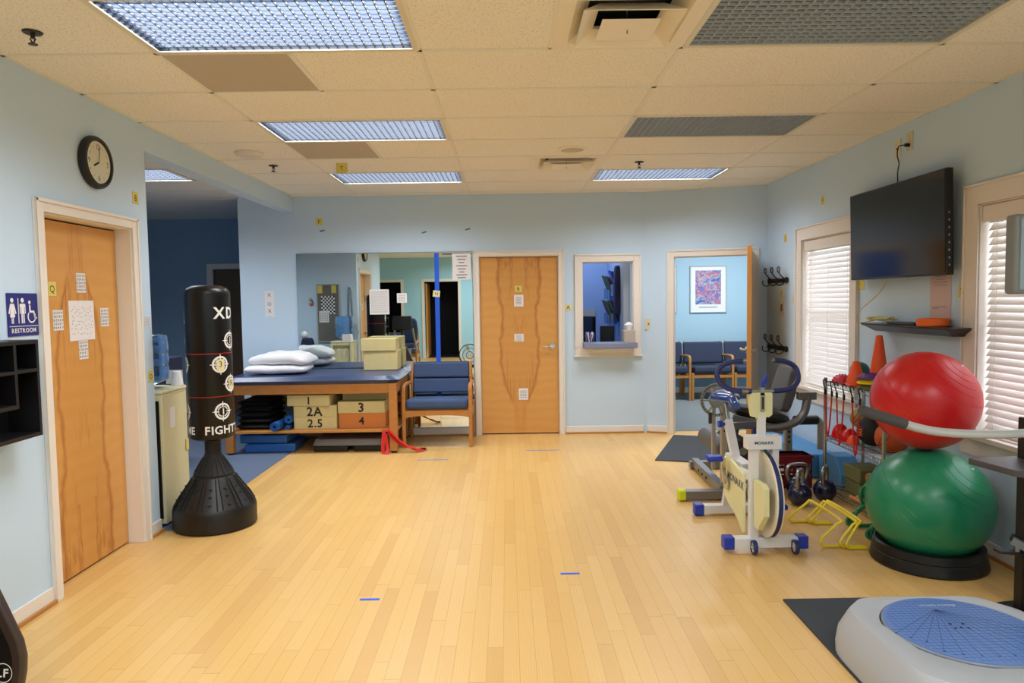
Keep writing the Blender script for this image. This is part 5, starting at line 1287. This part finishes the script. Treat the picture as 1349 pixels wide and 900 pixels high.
# balance housing against the wheel
obj('caliper_cover', MB().prism([(4.03, .44), (3.90, .445), (3.86, .43), (3.855, .27), (3.96, .16), (4.02, .165)], 1.418, 1.45, 'x'), 'bike_cream', t, bevel=.003)
obj('column', MB().bx(1.452, 1.494, 4.04, 4.08, .69, .815), 'bike_white', t, bevel=.003)
hd = [(1.397, .925), (1.415, .945), (1.525, .945), (1.534, .938), (1.534, .815), (1.515, .80), (1.497, .80), (1.497, .785), (1.450, .785), (1.442, .80), (1.415, .803), (1.408, .835)]
obj('head_box', MB().prism(hd, 4.045, 4.085, 'y'), 'bike_cream', t, bevel=.002)
obj('gauge', MB().bx(1.462, 1.486, 4.036, 4.0445, .835, .93), 'satin_steel', t, bevel=.002); obj('gauge_slot', MB().bx(1.469, 1.479, 4.033, 4.0358, .85, .92), 'ink', t)
obj('handlebar', MB().tube([(1.36, 4.06, .952), (1.56, 4.06, .952)], .0125, 14).bx(1.463, 1.487, 4.045, 4.075, .93, .975), 'satin_steel', t)
for s_ in (-1, 1):
    cxh = 1.479
    P = [(cxh + s_ * .062, 4.06, .952), (cxh + s_ * .12, 4.07, .953), (cxh + s_ * .18, 4.09, .962), (cxh + s_ * .228, 4.12, .995), (cxh + s_ * .240, 4.14, 1.04), (cxh + s_ * .222, 4.15, 1.085), (cxh + s_ * .165, 4.14, 1.115), (cxh + s_ * .092, 4.12, 1.125)]
    g_ = obj('grip', MB().tube(smooth(P, 5), .0155, 12), 'bike_navy', t); obj('grip_end', MB().cyl(P[-1], tuple(V(P[-1]) + V((-s_ * .018, -.004, .001))), .012, 12), 'satin_steel', g_)
obj('height_knob', MB().prism([(1.472, .975), (1.490, .975), (1.502, 1.01), (1.512, 1.045), (1.506, 1.05), (1.488, 1.03), (1.476, 1.01)], 4.05, 4.07, 'y'), 'bike_blue', t, bevel=.004)
obj('tension_cord', MB().tube(smooth([(1.48, 4.035, .62), (1.49, 4.0, .60), (1.50, 3.99, .585), (1.50, 4.03, .58)]), .006, 6), 'black_plastic', t)

# ================================================================== LEG MACHINE BEHIND THE BIKE
t = thing('leg_machine', 'grey leg exercise bench with black pads and range disc behind the bike', 'weight bench', (1.9, 5.5, 0))
obj('front_foot', MB().bx(1.30, 1.95, 5.10, 5.17, .012, .075), 'gym_grey', t, bevel=.004)
for x0, x1 in ((1.245, 1.302), (1.949, 2.005)): obj('end_cap', MB().bx(x0, x1, 5.095, 5.175, .006, .082), 'hi_yellow', t, bevel=.01)
obj('floor_beam', MB().bar((1.60, 5.17, .06), (1.63, 6.10, .06), .06, .07), 'gym_grey', t, bevel=.004)
obj('rear_foot', MB().bx(1.58, 2.42, 6.05, 6.12, .008, .07), 'gym_grey', t, bevel=.004)
obj('bolts', (lambda b: [b.cyl((1.567 + .003 * k, 5.55 + .12 * k, .06), (1.575 + .003 * k, 5.55 + .12 * k, .06), .012, 10) for k in range(3)] and b)(MB()), 'black_plastic', t)
obj('upright', MB().bx(1.595, 1.64, 5.21, 5.26, .06, .76), 'gym_light', t, bevel=.004)
obj('upright', MB().bx(1.53, 1.555, 5.23, 5.26, .20, .835).cyl((1.542, 5.245, .835), (1.542, 5.245, .85), .018, 12), 'gym_light', t, bevel=.003)
obj('adjusting_holes', (lambda b: [b.cyl((1.617, 5.2085, z), (1.617, 5.2095, z), .009, 10) for z in (.50, .58, .66)] and b)(MB()), 'ink', t)
dc = MB(); n = 40; R0, R1 = .125, .10; zc, yc, xc = .735, 5.20, 1.555
dc.add([(xc + r * cos(pi * .28 + 1.45 * pi * k / n), yc + d_, zc + r * sin(pi * .28 + 1.45 * pi * k / n)) for d_ in (0, .008) for r in (R0, R1) for k in range(n + 1)],
       [(k, k + 1, n + 2 + k, n + 1 + k) for k in range(n)] + [(2 * n + 2 + k, 2 * n + 3 + k, 3 * n + 4 + k, 3 * n + 3 + k) for k in range(n)] + [(k, k + 1, 2 * n + 3 + k, 2 * n + 2 + k) for k in range(n)] + [(n + 1 + k, n + 2 + k, 3 * n + 4 + k, 3 * n + 3 + k) for k in range(n)])
dc.lathe([(0, .002), (.06, .002), (.06, .012), (0, .012)], (xc, yc, zc), 24, 'y')
for k in range(5): a = pi * .4 + k * .3 * pi; dc.bar((xc + .055 * cos(a), yc + .005, zc + .055 * sin(a)), (xc + .105 * cos(a), yc + .005, zc + .105 * sin(a)), .012, .006, up=(0, 1, 0))
ds = obj('range_disc', dc, 'satin_steel', t)
obj('disc_holes', (lambda b: [b.cyl((xc + .1125 * cos(a), yc - .001, zc + .1125 * sin(a)), (xc + .1125 * cos(a), yc - .0002, zc + .1125 * sin(a)), .005, 8) for a in [pi * .33 + 1.35 * pi * k / 20 for k in range(21)]] and b)(MB()), 'ink', ds)
obj('pin', MB().cyl((1.505, 5.20, .56), (1.505, 5.20, .64), .013, 10), 'ink', t)
for x, z, r, y0, y1 in ((1.655, .345, .067, 5.30, 5.86), (1.80, .315, .095, 5.34, 5.80)):
    rr = obj('roller_pad', MB().lathe([(0, 0), (r - .01, 0), (r, .012), (r, y1 - y0 - .012), (r - .01, y1 - y0), (0, y1 - y0)], (x, y0, z), 28, 'y'), 'gym_pad_grey' if r < .08 else 'gym_pad', t)
    obj('end_disc', MB().lathe([(0, -.004), (.03, -.004), (.03, -.0005), (0, -.0005)], (x, y0, z), 18, 'y'), 'satin_steel', rr)
obj('roller_arm', MB().bar((1.617, 5.56, .345), (1.80, 5.56, .315), .03, .03).bar((1.80, 5.56, .35), (1.84, 5.56, .52), .03, .03, up=(0, 1, 0)), 'gym_grey', t)
obj('seat_pad', MB().cushion((2.0, 5.64, .565), (.46, .36, .08), Matrix.Rotation(radians(12), 3, 'Y'), e=.18), 'gym_pad', t)
obj('seat_plate', MB().box((1.96, 5.47, .50), (.42, .02, .06), Matrix.Rotation(radians(15), 3, 'Y')).bx(1.85, 2.15, 5.48, 5.78, .46, .49), 'gym_grey', t, bevel=.006)
obj('back_pad', MB().cushion((2.235, 5.66, .755), (.085, .32, .36), Matrix.Rotation(radians(14), 3, 'Y'), e=.2), 'gym_pad_grey', t)
obj('curved_frame', MB().tube(smooth([(2.02, 5.47, .47), (2.13, 5.47, .475), (2.25, 5.47, .51), (2.32, 5.47, .58), (2.345, 5.47, .68), (2.35, 5.47, .72)], 6), .032, 12), 'gym_grey', t)
obj('arm_bracket', MB().bx(2.27, 2.41, 5.44, 5.50, .69, .75), 'gym_grey', t, bevel=.005)
obj('rear_post', MB().bx(2.235, 2.285, 5.60, 5.65, .07, .50).bar((2.26, 5.625, .04), (2.30, 6.08, .04), .05, .05), 'gym_light', t, bevel=.003)
obj('post_holes', (lambda b: [b.cyl((2.26, 5.5985, z), (2.26, 5.5995, z), .010, 10) for z in (.33, .37, .41, .45)] and b)(MB()), 'ink', t)
obj('side_pad', MB().lathe([(0, 0), (.03, 0), (.038, .01), (.038, .19), (.03, .20), (0, .20)], (2.30, 5.62, .50), 20, 'x'), 'gym_pad', t)
obj('side_tube', MB().tube(smooth([(2.47, 5.62, .51), (2.505, 5.62, .50), (2.52, 5.62, .46), (2.52, 5.62, .40), (2.52, 5.62, .26)], 5), .024, 10), 'gym_light', t)
obj('link_bar', MB().bar((1.617, 5.24, .53), (1.95, 5.46, .50), .04, .05).bar((2.26, 5.62, .46), (2.1, 5.62, .475), .04, .03), 'gym_grey', t)
obj('weight_knob', MB().cyl((1.93, 5.40, .455), (1.93, 5.36, .455), .035, 16), 'bike_blue', t)

# red crate, kettlebells, mats
t = thing('plastic_crate', 'dark red plastic milk crate on the floor behind the kettlebells', 'crate', (2.175, 5.66, 0))
cx_, cy_, w2, d2, h2 = 2.185, 5.47, .165, .0, .255
cr = MB(); y0, y1 = 5.40, 5.58; x0, x1 = 2.02, 2.36
def wallgrid(F_, w_, h_, ncol):
    hs = []
    for a, b_ in ((.06, .115), (.135, .19)):
        for k in range(ncol): hs.append((w_ * (k + .18) / ncol, w_ * (k + .82) / ncol, a, b_))
    plate(cr, F_, 0, w_, 0, h_, hs, 0, .006)
wallgrid(lambda u, v, d_: V((x0 + u, y0 + d_, .004 + v)), x1 - x0, h2, 5); wallgrid(lambda u, v, d_: V((x0 + u, y1 - d_, .004 + v)), x1 - x0, h2, 5)
wallgrid(lambda u, v, d_: V((x0 + d_, y0 + u, .004 + v)), y1 - y0, h2, 3); wallgrid(lambda u, v, d_: V((x1 - d_, y0 + u, .004 + v)), y1 - y0, h2, 3)
cr.bx(x0, x1, y0, y1, .004, .01); plate(cr, lambda u, v, d_: V((u, v, d_)), x0 - .008, x1 + .008, y0 - .008, y1 + .008, [(x0 + .006, x1 - .006, y0 + .006, y1 - .006)], h2 - .012, h2 + .004)
obj('basket', cr, 'crate_red', t)
def kettlebell(lab, x, y, r, rz, hw=.9):
    t = thing('kettlebell', lab, 'kettlebell', (x, y, 0), 'kettlebells on the floor')
    obj('bell', MB().lathe([(0, .001), (r * .55, .001), (r * .72, .012), (r * .96, r * .55), (r, r * .95), (r * .93, r * 1.35), (r * .70, r * 1.72), (r * .35, r * 1.92), (0, r * 1.97)], (x, y, 0), 32), 'kettle_navy', t)
    M = Matrix.Translation(V((x, y, 0))) @ Matrix.Rotation(rz, 4, 'Z'); w_ = r * hw; b = r * 1.55; h_ = r * 3.05
    obj('handle', MB(M).tube(smooth([(-w_ * .72, 0, b), (-w_ * .92, 0, b + (h_ - b) * .45), (-w_ * .85, 0, h_ - r * .22), (-w_ * .5, 0, h_), (w_ * .5, 0, h_), (w_ * .85, 0, h_ - r * .22), (w_ * .92, 0, b + (h_ - b) * .45), (w_ * .72, 0, b)], 4), r * .17, 10), 'satin_steel', t)
kettlebell('navy kettlebell with steel handle nearest the bike flywheel, front of the cluster', 2.085, 4.97, .082, .9, .85)
kettlebell('navy kettlebell with a wide steel handle, behind the front one', 2.165, 5.21, .078, .15, 1.15)
kettlebell('small navy kettlebell furthest back by the red crate', 1.99, 5.30, .066, .4, 1.1)
kettlebell('large navy kettlebell standing beside the wire rack post', 2.315, 5.08, .080, .9, .85)
tag(obj('folded_mat', MB().bx(2.44, 2.70, 5.70, 6.95, .002, .20), 'light_blue_mat', bevel=.01), 'thick pale blue folded mat on the floor along the right wall, by the corner', 'exercise mat', 'blue mats along the right wall')
tag(obj('folded_mat', MB().prism([(5.31, .002), (5.31, .12), (5.40, .25), (5.56, .25), (5.69, .20), (5.69, .002)], 2.54, 2.70, 'x'), 'light_blue_mat', bevel=.006), 'blue wedge shaped mat behind the wire rack', 'exercise mat', 'blue mats along the right wall')

# ================================================================== WIRE RACK
t = thing('wire_rack', 'chrome wire shelving rack under the wall shelf holding balls and cones', 'rack', (2.545, 4.86, 0))
rx0, rx1, ry0, ry1 = 2.40, 2.69, 4.44, 5.27
for x in (rx0, rx1):
    for y in (ry0, ry1): obj('post', MB().cyl((x, y, .001), (x, y, .885), .0125, 12), 'chrome_wire', t)
for z in (.055, .44, .855):
    b = MB()
    for dz in (0, -.028):
        for (xa, ya_), (xb, yb_) in (((rx0, ry0), (rx1, ry0)), ((rx1, ry0), (rx1, ry1)), ((rx1, ry1), (rx0, ry1)), ((rx0, ry1), (rx0, ry0))): b.cyl((xa, ya_, z + dz), (xb, yb_, z + dz), .0035, 6)
    nz = 26
    for k in range(nz):
        y = ry0 + (ry1 - ry0) * (k + .5) / nz; b.cyl((rx0, y, z), (rx1, y, z), .0022, 5)
        for x in (rx0, rx1): b.bar((x, y - .012, z), (x, y, z - .028), .002, .002); b.bar((x, y, z - .028), (x, y + .012, z), .002, .002)
    for x in (rx0 + .1, rx0 + .2): b.cyl((x, ry0, z - .004), (x, ry1, z - .004), .003, 6)
    obj('wire_shelf', b, 'chrome_wire', t)
ZT, ZM, ZB = .8585, .4435, .0585
def dome(name, lab, cat, x, y, z, r, m_, g=None, h=.85, spikes=True):
    b = MB().lathe([(0, 0), (r, 0)] + [(r * cos(pi / 2 * k / 8), r * h * sin(pi / 2 * k / 8)) for k in range(1, 8)] + [(0, r * h)], (x, y, z), 28)
    if spikes:
        for i in range(1, 5):
            el = i * pi / 10
            for k in range(int(20 * cos(el))):
                a = 2 * pi * k / int(20 * cos(el)); b.ball((x + r * cos(el) * cos(a), y + r * cos(el) * sin(a), z + r * h * sin(el)), r * .07, 6, 4)
    return tag(obj(name, b, m_), lab, cat, g)
GD = 'spiky balance pods on the rack'
dome('balance_pod', 'pink spiky half ball at the left end of the rack top', 'balance pod', 2.475, 5.165, ZT, .072, 'pink_dome', GD)
tag(obj('balance_pod', MB(Matrix.Translation(V((2.60, 5.16, ZT + .082))) @ Matrix.Rotation(.9, 4, 'X')).ball((0, 0, 0), .07, 22, 14), 'teal_dome'), 'dark teal ribbed half ball behind the small cone', 'balance pod', GD)
dome('balance_pod', 'pink half ball half hidden behind the orange cones', 'balance pod', 2.63, 5.035, ZT, .048, 'pink_dome', GD, h=1.4)
def cone(lab, x, y, z, r, h, wb=1.18, g='orange traffic cones on the rack'):
    return tag(obj('traffic_cone', MB().lathe([(r * wb, 0), (r * wb, .010), (r * 1.02, .016), (r, .03), (r * .36, h - .004), (r * .30, h), (r * .26, h), (r * .90, .03), (r * .9, 0), (r * wb, 0)], (x, y, z), 32), 'cone_orange'), lab, 'cone', g)
cone('short orange cone at the front of the rack top', 2.475, 4.965, ZT, .062, .175)
cone('tall orange cone, the highest thing on the rack', 2.61, 4.91, ZT + .055, .060, .305)
cone('orange cone under the tallest cone', 2.61, 4.91, ZT, .068, .075, 1.1)
GQ = 'stacked agility discs on the rack'
for k, (m_, lab) in enumerate((('olive_foam', 'olive agility disc at the bottom of the stack'), ('hurdle_yellow', 'yellow agility disc in the stack'), ('purple', 'purple agility disc on top of the stack beside the cones'))):
    tag(obj('agility_disc', MB().lathe([(.045, .018), (.085, .0), (.09, .002), (.09, .010), (.05, .034), (.045, .034), (.045, .018)], (2.485, 4.77, ZT + .037 * k), 28), m_), lab, 'disc', GQ)
for k, (m_, lab) in enumerate((('teal_dome', 'dark green pod under the lime one behind the red ball'), ('lime', 'lime green pod behind the top of the red ball'))):
    dome('balance_pod', lab, 'balance pod', 2.605, 4.56, ZT + .071 * k, .085, m_, GD, h=.8, spikes=False)
# middle shelf
GR = 'balls on the middle shelf of the rack'
dome('gel_ball', 'red ball at the left end of the middle rack shelf', 'ball', 2.475, 5.185, ZM, .062, 'red_gel', GR, h=1.7, spikes=False)
dome('gel_ball', 'red ball second from the left on the middle rack shelf', 'ball', 2.475, 5.045, ZM, .066, 'red_gel', GR, h=1.4, spikes=False)
dome('gel_ball', 'small orange ball on the front edge of the middle rack shelf', 'ball', 2.445, 4.93, ZM, .042, 'cone_orange', GR, h=1.6, spikes=False)
def ballm(lab, x, y, z, r, m_, seams=True):
    t = thing('sports_ball', lab, 'ball', (x, y, z - r), GR); obj('cover', MB().ball((x, y, z), r, 32, 20), m_, t)
    if seams:
        b = MB()
        for q in range(3):
            A = Matrix.Rotation(q * pi / 3 + .4, 3, 'Z') @ Matrix.Rotation(.5, 3, 'X'); off = (0, .55, 0)[q]
            rr = sqrt(1 - off * off); b.tube([V((x, y, z)) + A @ V((r * 1.0 * rr * cos(a), r * off, r * 1.0 * rr * sin(a))) for a in [2 * pi * k / 36 for k in range(36)]], .0022, 5, closed=True)
        obj('seam', b, 'ink', t)
    return t
ballm('tan ball with dark seams at the back of the middle shelf', 2.605, 5.13, ZM + .155, .078, 'tan_ball')
bk = ballm('large black and orange ball in the middle of the rack', 2.545, 4.845, ZM + .112, .108, 'black_rubber', False)
fl_ = MB()
for k in range(3):
    c0 = V((-.95, -.15 + .0, .15 - .18 * k)).normalized(); 
    u_ = c0.cross(V((0, 0, 1))).normalized(); w_ = u_.cross(c0)
    pts = [(0, .02), (.03, .008), (.045, .018), (.035, 0), (.05, -.012), (.01, -.006), (-.03, -.014), (-.015, .004), (-.04, .012)]
    fl_.add([V((2.545, 4.845, ZM + .112)) + (c0 * .1 + u_ * a * .8 + w_ * b_ * .8).normalized() * .1088 for a, b_ in pts] , [tuple(range(len(pts)))])
obj('flame_pattern', fl_, 'hoop_orange', bk)
ballm('orange basketball at the right of the middle rack shelf', 2.55, 4.62, ZM + .107, .105, 'basketball')
# bottom shelf
GY = 'olive yoga blocks on the bottom shelf'
tag(obj('yoga_block', MB().bx(2.48, 2.66, 4.90, 5.12, ZB, ZB + .105), 'olive_foam', bevel=.01), 'olive foam block on the bottom rack shelf, lower one', 'yoga block', GY)
tag(obj('yoga_block', MB().bx(2.47, 2.67, 4.88, 5.12, ZB + .106, ZB + .21), 'olive_foam', bevel=.01), 'olive foam block on the bottom rack shelf, upper one', 'yoga block', GY)
tag(obj('wooden_disc', MB(Matrix.Translation(V((2.52, 4.75, ZB + .115))) @ Matrix.Rotation(radians(68), 4, 'Y')).lathe([(0, -.008), (.11, -.008), (.112, 0), (.11, .008), (0, .008)], n=32), 'tan_ball', bevel=0), 'round tan balance disc leaning on the bottom rack shelf', 'disc')
for n, (y, z) in enumerate(((5.0, 0), (4.90, .0))):
    tag(obj('wooden_dowel', MB().cyl((2.42 + .035 * n, 4.90 - .02 * n, ZB + .016), (2.42 + .035 * n, 4.60, ZB + .016), .0145, 12), 'maple_edge'), ['wooden dowel lying on the bottom rack shelf, longer one', 'wooden dowel lying at the front of the bottom rack shelf'][n], 'dowel', 'wooden dowels')
tag(obj('blue_pouch', MB().cushion((2.585, 4.54, ZB + .06), (.15, .18, .115), e=.4), 'bike_blue'), 'blue soft pouch on the bottom rack shelf behind the green hurdles', 'pouch')
# resistance tubes hung on the rack front
GU = 'red resistance tubes hung on the rack'
for n, (y, zb, lab) in enumerate(((5.175, .455, 'nearest the left post'), (4.99, .43, 'in the middle'), (4.76, .40, 'half behind the black grip'))):
    x = rx0 - .022; t = thing('resistance_tube', 'red resistance tube with black hook handles hung on the rack, %s' % lab, 'resistance band', (x, y, zb), GU)
    for s_ in (-.06, .06):
        hk = MB(); hk.tube(smooth([(x + .012, y + s_, .845), (x + .010, y + s_ + .01, .868), (x - .006, y + s_ + .014, .868), (x - .010, y + s_, .84), (x, y + s_ * .9, .80)], 4), .0045, 7).cyl((x, y + s_ * .9, .80), (x, y + s_ * .9, .76), .009, 8)
        obj('hook', hk, 'black_plastic', t)
    obj('tube', MB().tube(smooth([(x, y - .054, .765), (x - .002, y - .036, .6), (x - .002, y - .012, zb + .03), (x - .002, y, zb), (x - .002, y + .012, zb + .03), (x - .002, y + .036, .6), (x, y + .054, .765)], 5), .0055, 7), 'red_strap', t)

# ================================================================== HURDLES
def hurdle(lab, x, y, ln, h, sp, m_, g, w_=.014, zo=0, dx=0):
    """folding sprung hurdle: feet point right, cross bar runs away from the viewer"""
    P = [(x + sp, y, .010), (x + .05, y, .010), (x + .004, y, .012), (x - .012, y, .03), (x, y + .01, .055), (x + sp * .55, y + .02, h * .88), (x + sp * .72 + dx, y + .04, h), (x + sp * .72 + dx, y + ln - .04, h), (x + sp * .55, y + ln - .02, h * .88), (x, y + ln - .01, .055), (x - .012, y + ln, .03), (x + .004, y + ln, .012), (x + .05, y + ln, .010), (x + sp, y + ln, .010)]
    P = [(a, b, c + (zo if c > .02 else 0)) for a, b, c in P]
    return tag(obj('agility_hurdle', MB().tube(smooth(P, 3), .0085, 8), m_), lab, 'hurdle', g)
GH = 'yellow agility hurdles'
hurdle('yellow agility hurdle standing alone nearest the bike', 1.86, 4.10, .47, .155, .17, 'hurdle_yellow', GH)
hurdle('yellow agility hurdle in the middle of three', 1.97, 4.085, .46, .155, .13, 'hurdle_yellow', GH)
hurdle('yellow agility hurdle nested against another, nearest the green ball', 1.996, 4.06, .46, .165, .113, 'hurdle_yellow', GH)
def green(lab, dx, dy, dz, ix):
    P = [(2.36, 4.46, .012), (2.26, 4.46, .012), (2.23, 4.47, .03), (2.25, 4.48, .06), (2.33, 4.50, .10), (2.345, 4.505, .14), (2.335, 4.51, .19), (2.345, 4.515, .235), (2.365, 4.49, .262), (2.365, 4.40, .262), (2.365, 4.27, .262), (2.35, 4.24, .22), (2.33, 4.235, .14), (2.25, 4.23, .06), (2.23, 4.22, .03), (2.26, 4.215, .012), (2.36, 4.215, .012)]
    return tag(obj('agility_hurdle', MB().tube(smooth([(a + dx, b + dy, c + (dz if c > .04 else 0)) for a, b, c in P], 3), .012, 8), 'hurdle_green'), lab, 'hurdle', 'green agility hurdles')
green('green hurdle leaning by the rack, left of three nested', -.045, 0, 0, 0)
green('green hurdle leaning by the rack, middle of three nested', -.020, .0, .022, 1)
green('green hurdle leaning by the rack, right of three nested', .005, .0, .044, 2)

# ================================================================== EXERCISE BALLS
t = thing('ball_stand', 'low round black stand under the green exercise ball', 'ball stand', (2.35, 3.87, 0))
obj('ring', MB().lathe([(.255, .001), (.290, .001), (.295, .012), (.285, .062), (.280, .067), (.284, .072), (.277, .112), (.265, .118), (.217, .10), (.165, .06), (.215, .001), (.255, .001)], (2.35, 3.87, 0), 64), 'black_plastic', t)
def exball(name, lab, x, y, z, r, sz, m_, rings):
    t = thing(name, lab, 'exercise ball', (x, y, z - r * sz), 'large exercise balls')
    obj('ball_skin', MB(Matrix.Translation(V((x, y, z))) @ Matrix.Rotation(.35, 4, 'Y')).ball((0, 0, 0), r, 64, 40, sz=1) if False else MB().ball((x, y, z), r, 64, 40, sz=sz), m_, t, sharp=80)
    b = MB(); A = Matrix.Rotation(.5, 3, 'Y') @ Matrix.Rotation(.55, 3, 'X')
    for q in rings:
        a0 = q; rr = r * sin(a0); hh = r * cos(a0); P = []
        for k in range(72):
            p = A @ V((rr * cos(2 * pi * k / 72), rr * sin(2 * pi * k / 72), hh)); P.append(V((x, y, z)) + V((p.x, p.y, p.z * sz)) * .9985)
        b.tube(P, .0016, 5, closed=True)
    obj('ridge', b, m_, t)
    pv = A @ V((0, 0, r)); c0 = V((x, y, z)) + V((pv.x, pv.y, pv.z * sz)); obj('valve_plug', MB().ball(c0, .007, 10, 8), 'white', t)
    return t
exball('exercise_ball', 'large green exercise ball resting in a round black stand', 2.350, 3.87, .331, .322, .955, 'green_ball', (.35, .5, .65, .8, 1.45, 1.6))
exball('exercise_ball', 'large red exercise ball balanced on top of the green one', 2.315, 3.87, .912, .2745, .985, 'red_ball', (.25, .4, .55, .7, .9, 1.5, 1.65))

# ================================================================== BALANCE MACHINE, BOTTOM RIGHT
t = thing('balance_platform', 'grey balance trainer with round blue platform, curved rail and screen', 'balance trainer', (1.75, 2.65, 0))
def rounded(poly, f=.25, k=4):
    out = []; n = len(poly)
    for i in range(n):
        a, b, c = V(poly[i - 1]), V(poly[i]), V(poly[(i + 1) % n]); p0 = b + (a - b) * f; p1 = b + (c - b) * f
        for q in range(k + 1): u = q / k; out.append(tuple((1 - u) ** 2 * p0 + 2 * u * (1 - u) * b + u * u * p1))
    return out
outb = rounded([(1.345, 2.30), (1.52, 2.14), (1.96, 2.14), (2.14, 2.30), (2.14, 2.80), (2.01, 2.985), (1.47, 2.985), (1.345, 2.86)], .22)
cxm, cym = 1.73, 2.60
def ringpoly(pl, s_): return [(cxm + (x - cxm) * s_, cym + (y - cym) * s_) for x, y in pl]
b = MB(); n = len(outb); L = [(1.0, .012), (1.005, .06), (.985, .12), (.90, .195), (.885, .205)]; vs = []
for s_, z in L: vs += [(x, y, z) for x, y in ringpoly(outb, s_)]
fs = [(i * n + k, i * n + (k + 1) % n, i * n + n + (k + 1) % n, i * n + n + k) for i in range(len(L) - 1) for k in range(n)] + [tuple(range(n))[::-1]]
DC, DR = (1.745, 2.635), .283
m_ = len(vs); 
# inner well: match outline points to a circle by angle
inner = []
for x, y in ringpoly(outb, .885):
    a = atan2(y - DC[1], x - DC[0]); inner.append((a))
for z, r in ((.208, DR + .02), (.200, DR + .006), (.165, DR + .003)): vs += [(DC[0] + r * cos(a), DC[1] + r * sin(a), z) for a in inner]
for i in range(3): o0 = m_ - n + i * n; fs += [(o0 + k, o0 + (k + 1) % n, o0 + n + (k + 1) % n, o0 + n + k) for k in range(n)]
fs.append(tuple(range(len(vs) - n, len(vs))))
obj('housing', b.add(vs, fs), 'bio_grey', t, sharp=40)
obj('disc_rim', MB().lathe([(0, .166), (DR - .003, .166), (DR, .175), (DR, .204), (DR - .004, .208), (DR - .012, .209), (0, .209)], (DC[0], DC[1], 0), 72), 'bio_rim', t)
dk_ = obj('disc_top', MB().lathe([(0, .2092), (DR - .008, .2092), (DR - .008, .2104), (0, .2104)], (DC[0], DC[1], 0), 72), 'bio_blue', t)
gl = MB(); zl = .2107
def ln(a, b_, w_=.0012): gl.bar((a[0], a[1], zl), (b_[0], b_[1], zl), w_, .0004)
for k in range(-11, 12):
    y = DC[1] + k * .022; h_ = sqrt(max(0, (DR - .02) ** 2 - (k * .022) ** 2))
    if h_ > .03: ln((DC[0] - h_, y), (DC[0] + h_, y), .0008)
    if h_ > .03: ln((DC[0] + k * .022, DC[1] - h_), (DC[0] + k * .022, DC[1] + h_), .0006)
ap = (1.735, 2.80)
for k in range(-6, 7):
    a = -pi / 2 + k * radians(9); L_ = .38 if abs(k) < 4 else .33; e = (ap[0] + L_ * cos(a), ap[1] + L_ * sin(a)); ln(ap, e, .0018)
    gl.cyl((e[0], e[1], zl - .0002), (e[0], e[1], zl + .0003), .005, 8)
ln((DC[0] - DR + .01, DC[1]), (DC[0] + DR - .01, DC[1]), .0022)
obj('grid_lines', gl, 'bio_line', dk_)
for dx, dy in ((-.03, .05), (.02, .05), (-.005, .02), (-.03, .015), (.02, .015)): obj('screw', MB().cyl((1.745 + dx, 2.62 + dy, .2105), (1.745 + dx, 2.62 + dy, .2118), .006, 10), 'ink', dk_)
obj('disc_lettering', MB().text('Balance System', (1.765, 2.835, .2106), (-1, 0, 0), (0, -1, 0), .022, th=.0004), 'white', dk_)
CX, CY = 2.43, 3.18
obj('column', MB().bx(CX - .075, CX + .045, CY - .03, CY + .03, .03, .93).bx(CX + .06, CX + .13, CY - .03, CY + .03, .03, 1.52), 'black_plastic', t, bevel=.006)
obj('column_foot', MB().prism(rounded([(2.29, 3.10), (2.66, 3.02), (2.66, 3.30), (2.29, 3.26)], .2), .004, .03), 'black_plastic', t)
obj('cable_sleeve', MB().tube([(CX - .055 + .012 * sin(k * 1.1), CY - .06, .72 - k * .03) for k in range(20)], [.026 + .007 * sin(k * 1.4) for k in range(20)], 10), 'black_rubber', t)
obj('tray', MB().prism(rounded([(2.125, 3.22), (2.17, 2.96), (2.42, 2.72), (2.68, 2.72), (2.68, 3.24)], .08), .712, .74), 'tray_dark', t, bevel=.003)
cl = MB().bar((2.22, 3.14, .325), (2.36, 3.13, .31), .05, .012).bar((2.26, 3.10, .40), (2.35, 3.05, .36), .05, .03); obj('clamp', cl, 'black_plastic', t, bevel=.003)
obj('clamp_plate', MB().bar((2.245, 3.075, .395), (2.305, 3.03, .36), .012, .034).bx(2.28, 2.30, 3.10, 3.115, .331, .36), 'satin_steel', t)
obj('display_housing', MB().bx(2.185, 2.68, 3.02, 3.09, 1.495, 1.84), 'display_rim', t, bevel=.016, seg=3); obj('display_screen', MB().bx(2.205, 2.66, 3.014, 3.0195, 1.515, 1.82), 'display_face', t)
obj('display_neck', MB().bx(CX + .06, CX + .13, 3.09, 3.15, 1.44, 1.60), 'black_plastic', t)
Pr = smooth([(2.41, 3.14, .945), (2.36, 3.0, .94), (2.25, 2.87, .936), (2.08, 2.80, .934), (1.90, 2.79, .934), (1.745, 2.80, .944), (1.66, 2.805, .960), (1.606, 2.81, .976)], 6)
obj('rail', MB().tube(Pr, .0175, 14), 'rail_grey', t)
obj('rail_grip', MB().tube(smooth([(1.604, 2.81, .9765), (1.55, 2.812, .995), (1.48, 2.815, 1.018), (1.425, 2.815, 1.036)], 5), .0225, 14), 'grip_dark', t)
tag(obj('folded_cloth', MB().cushion((2.47, 3.04, .22), (.12, .08, .34), e=.4), 'denim'), 'blue denim cloth hanging beside the black column at the right edge', 'cloth')
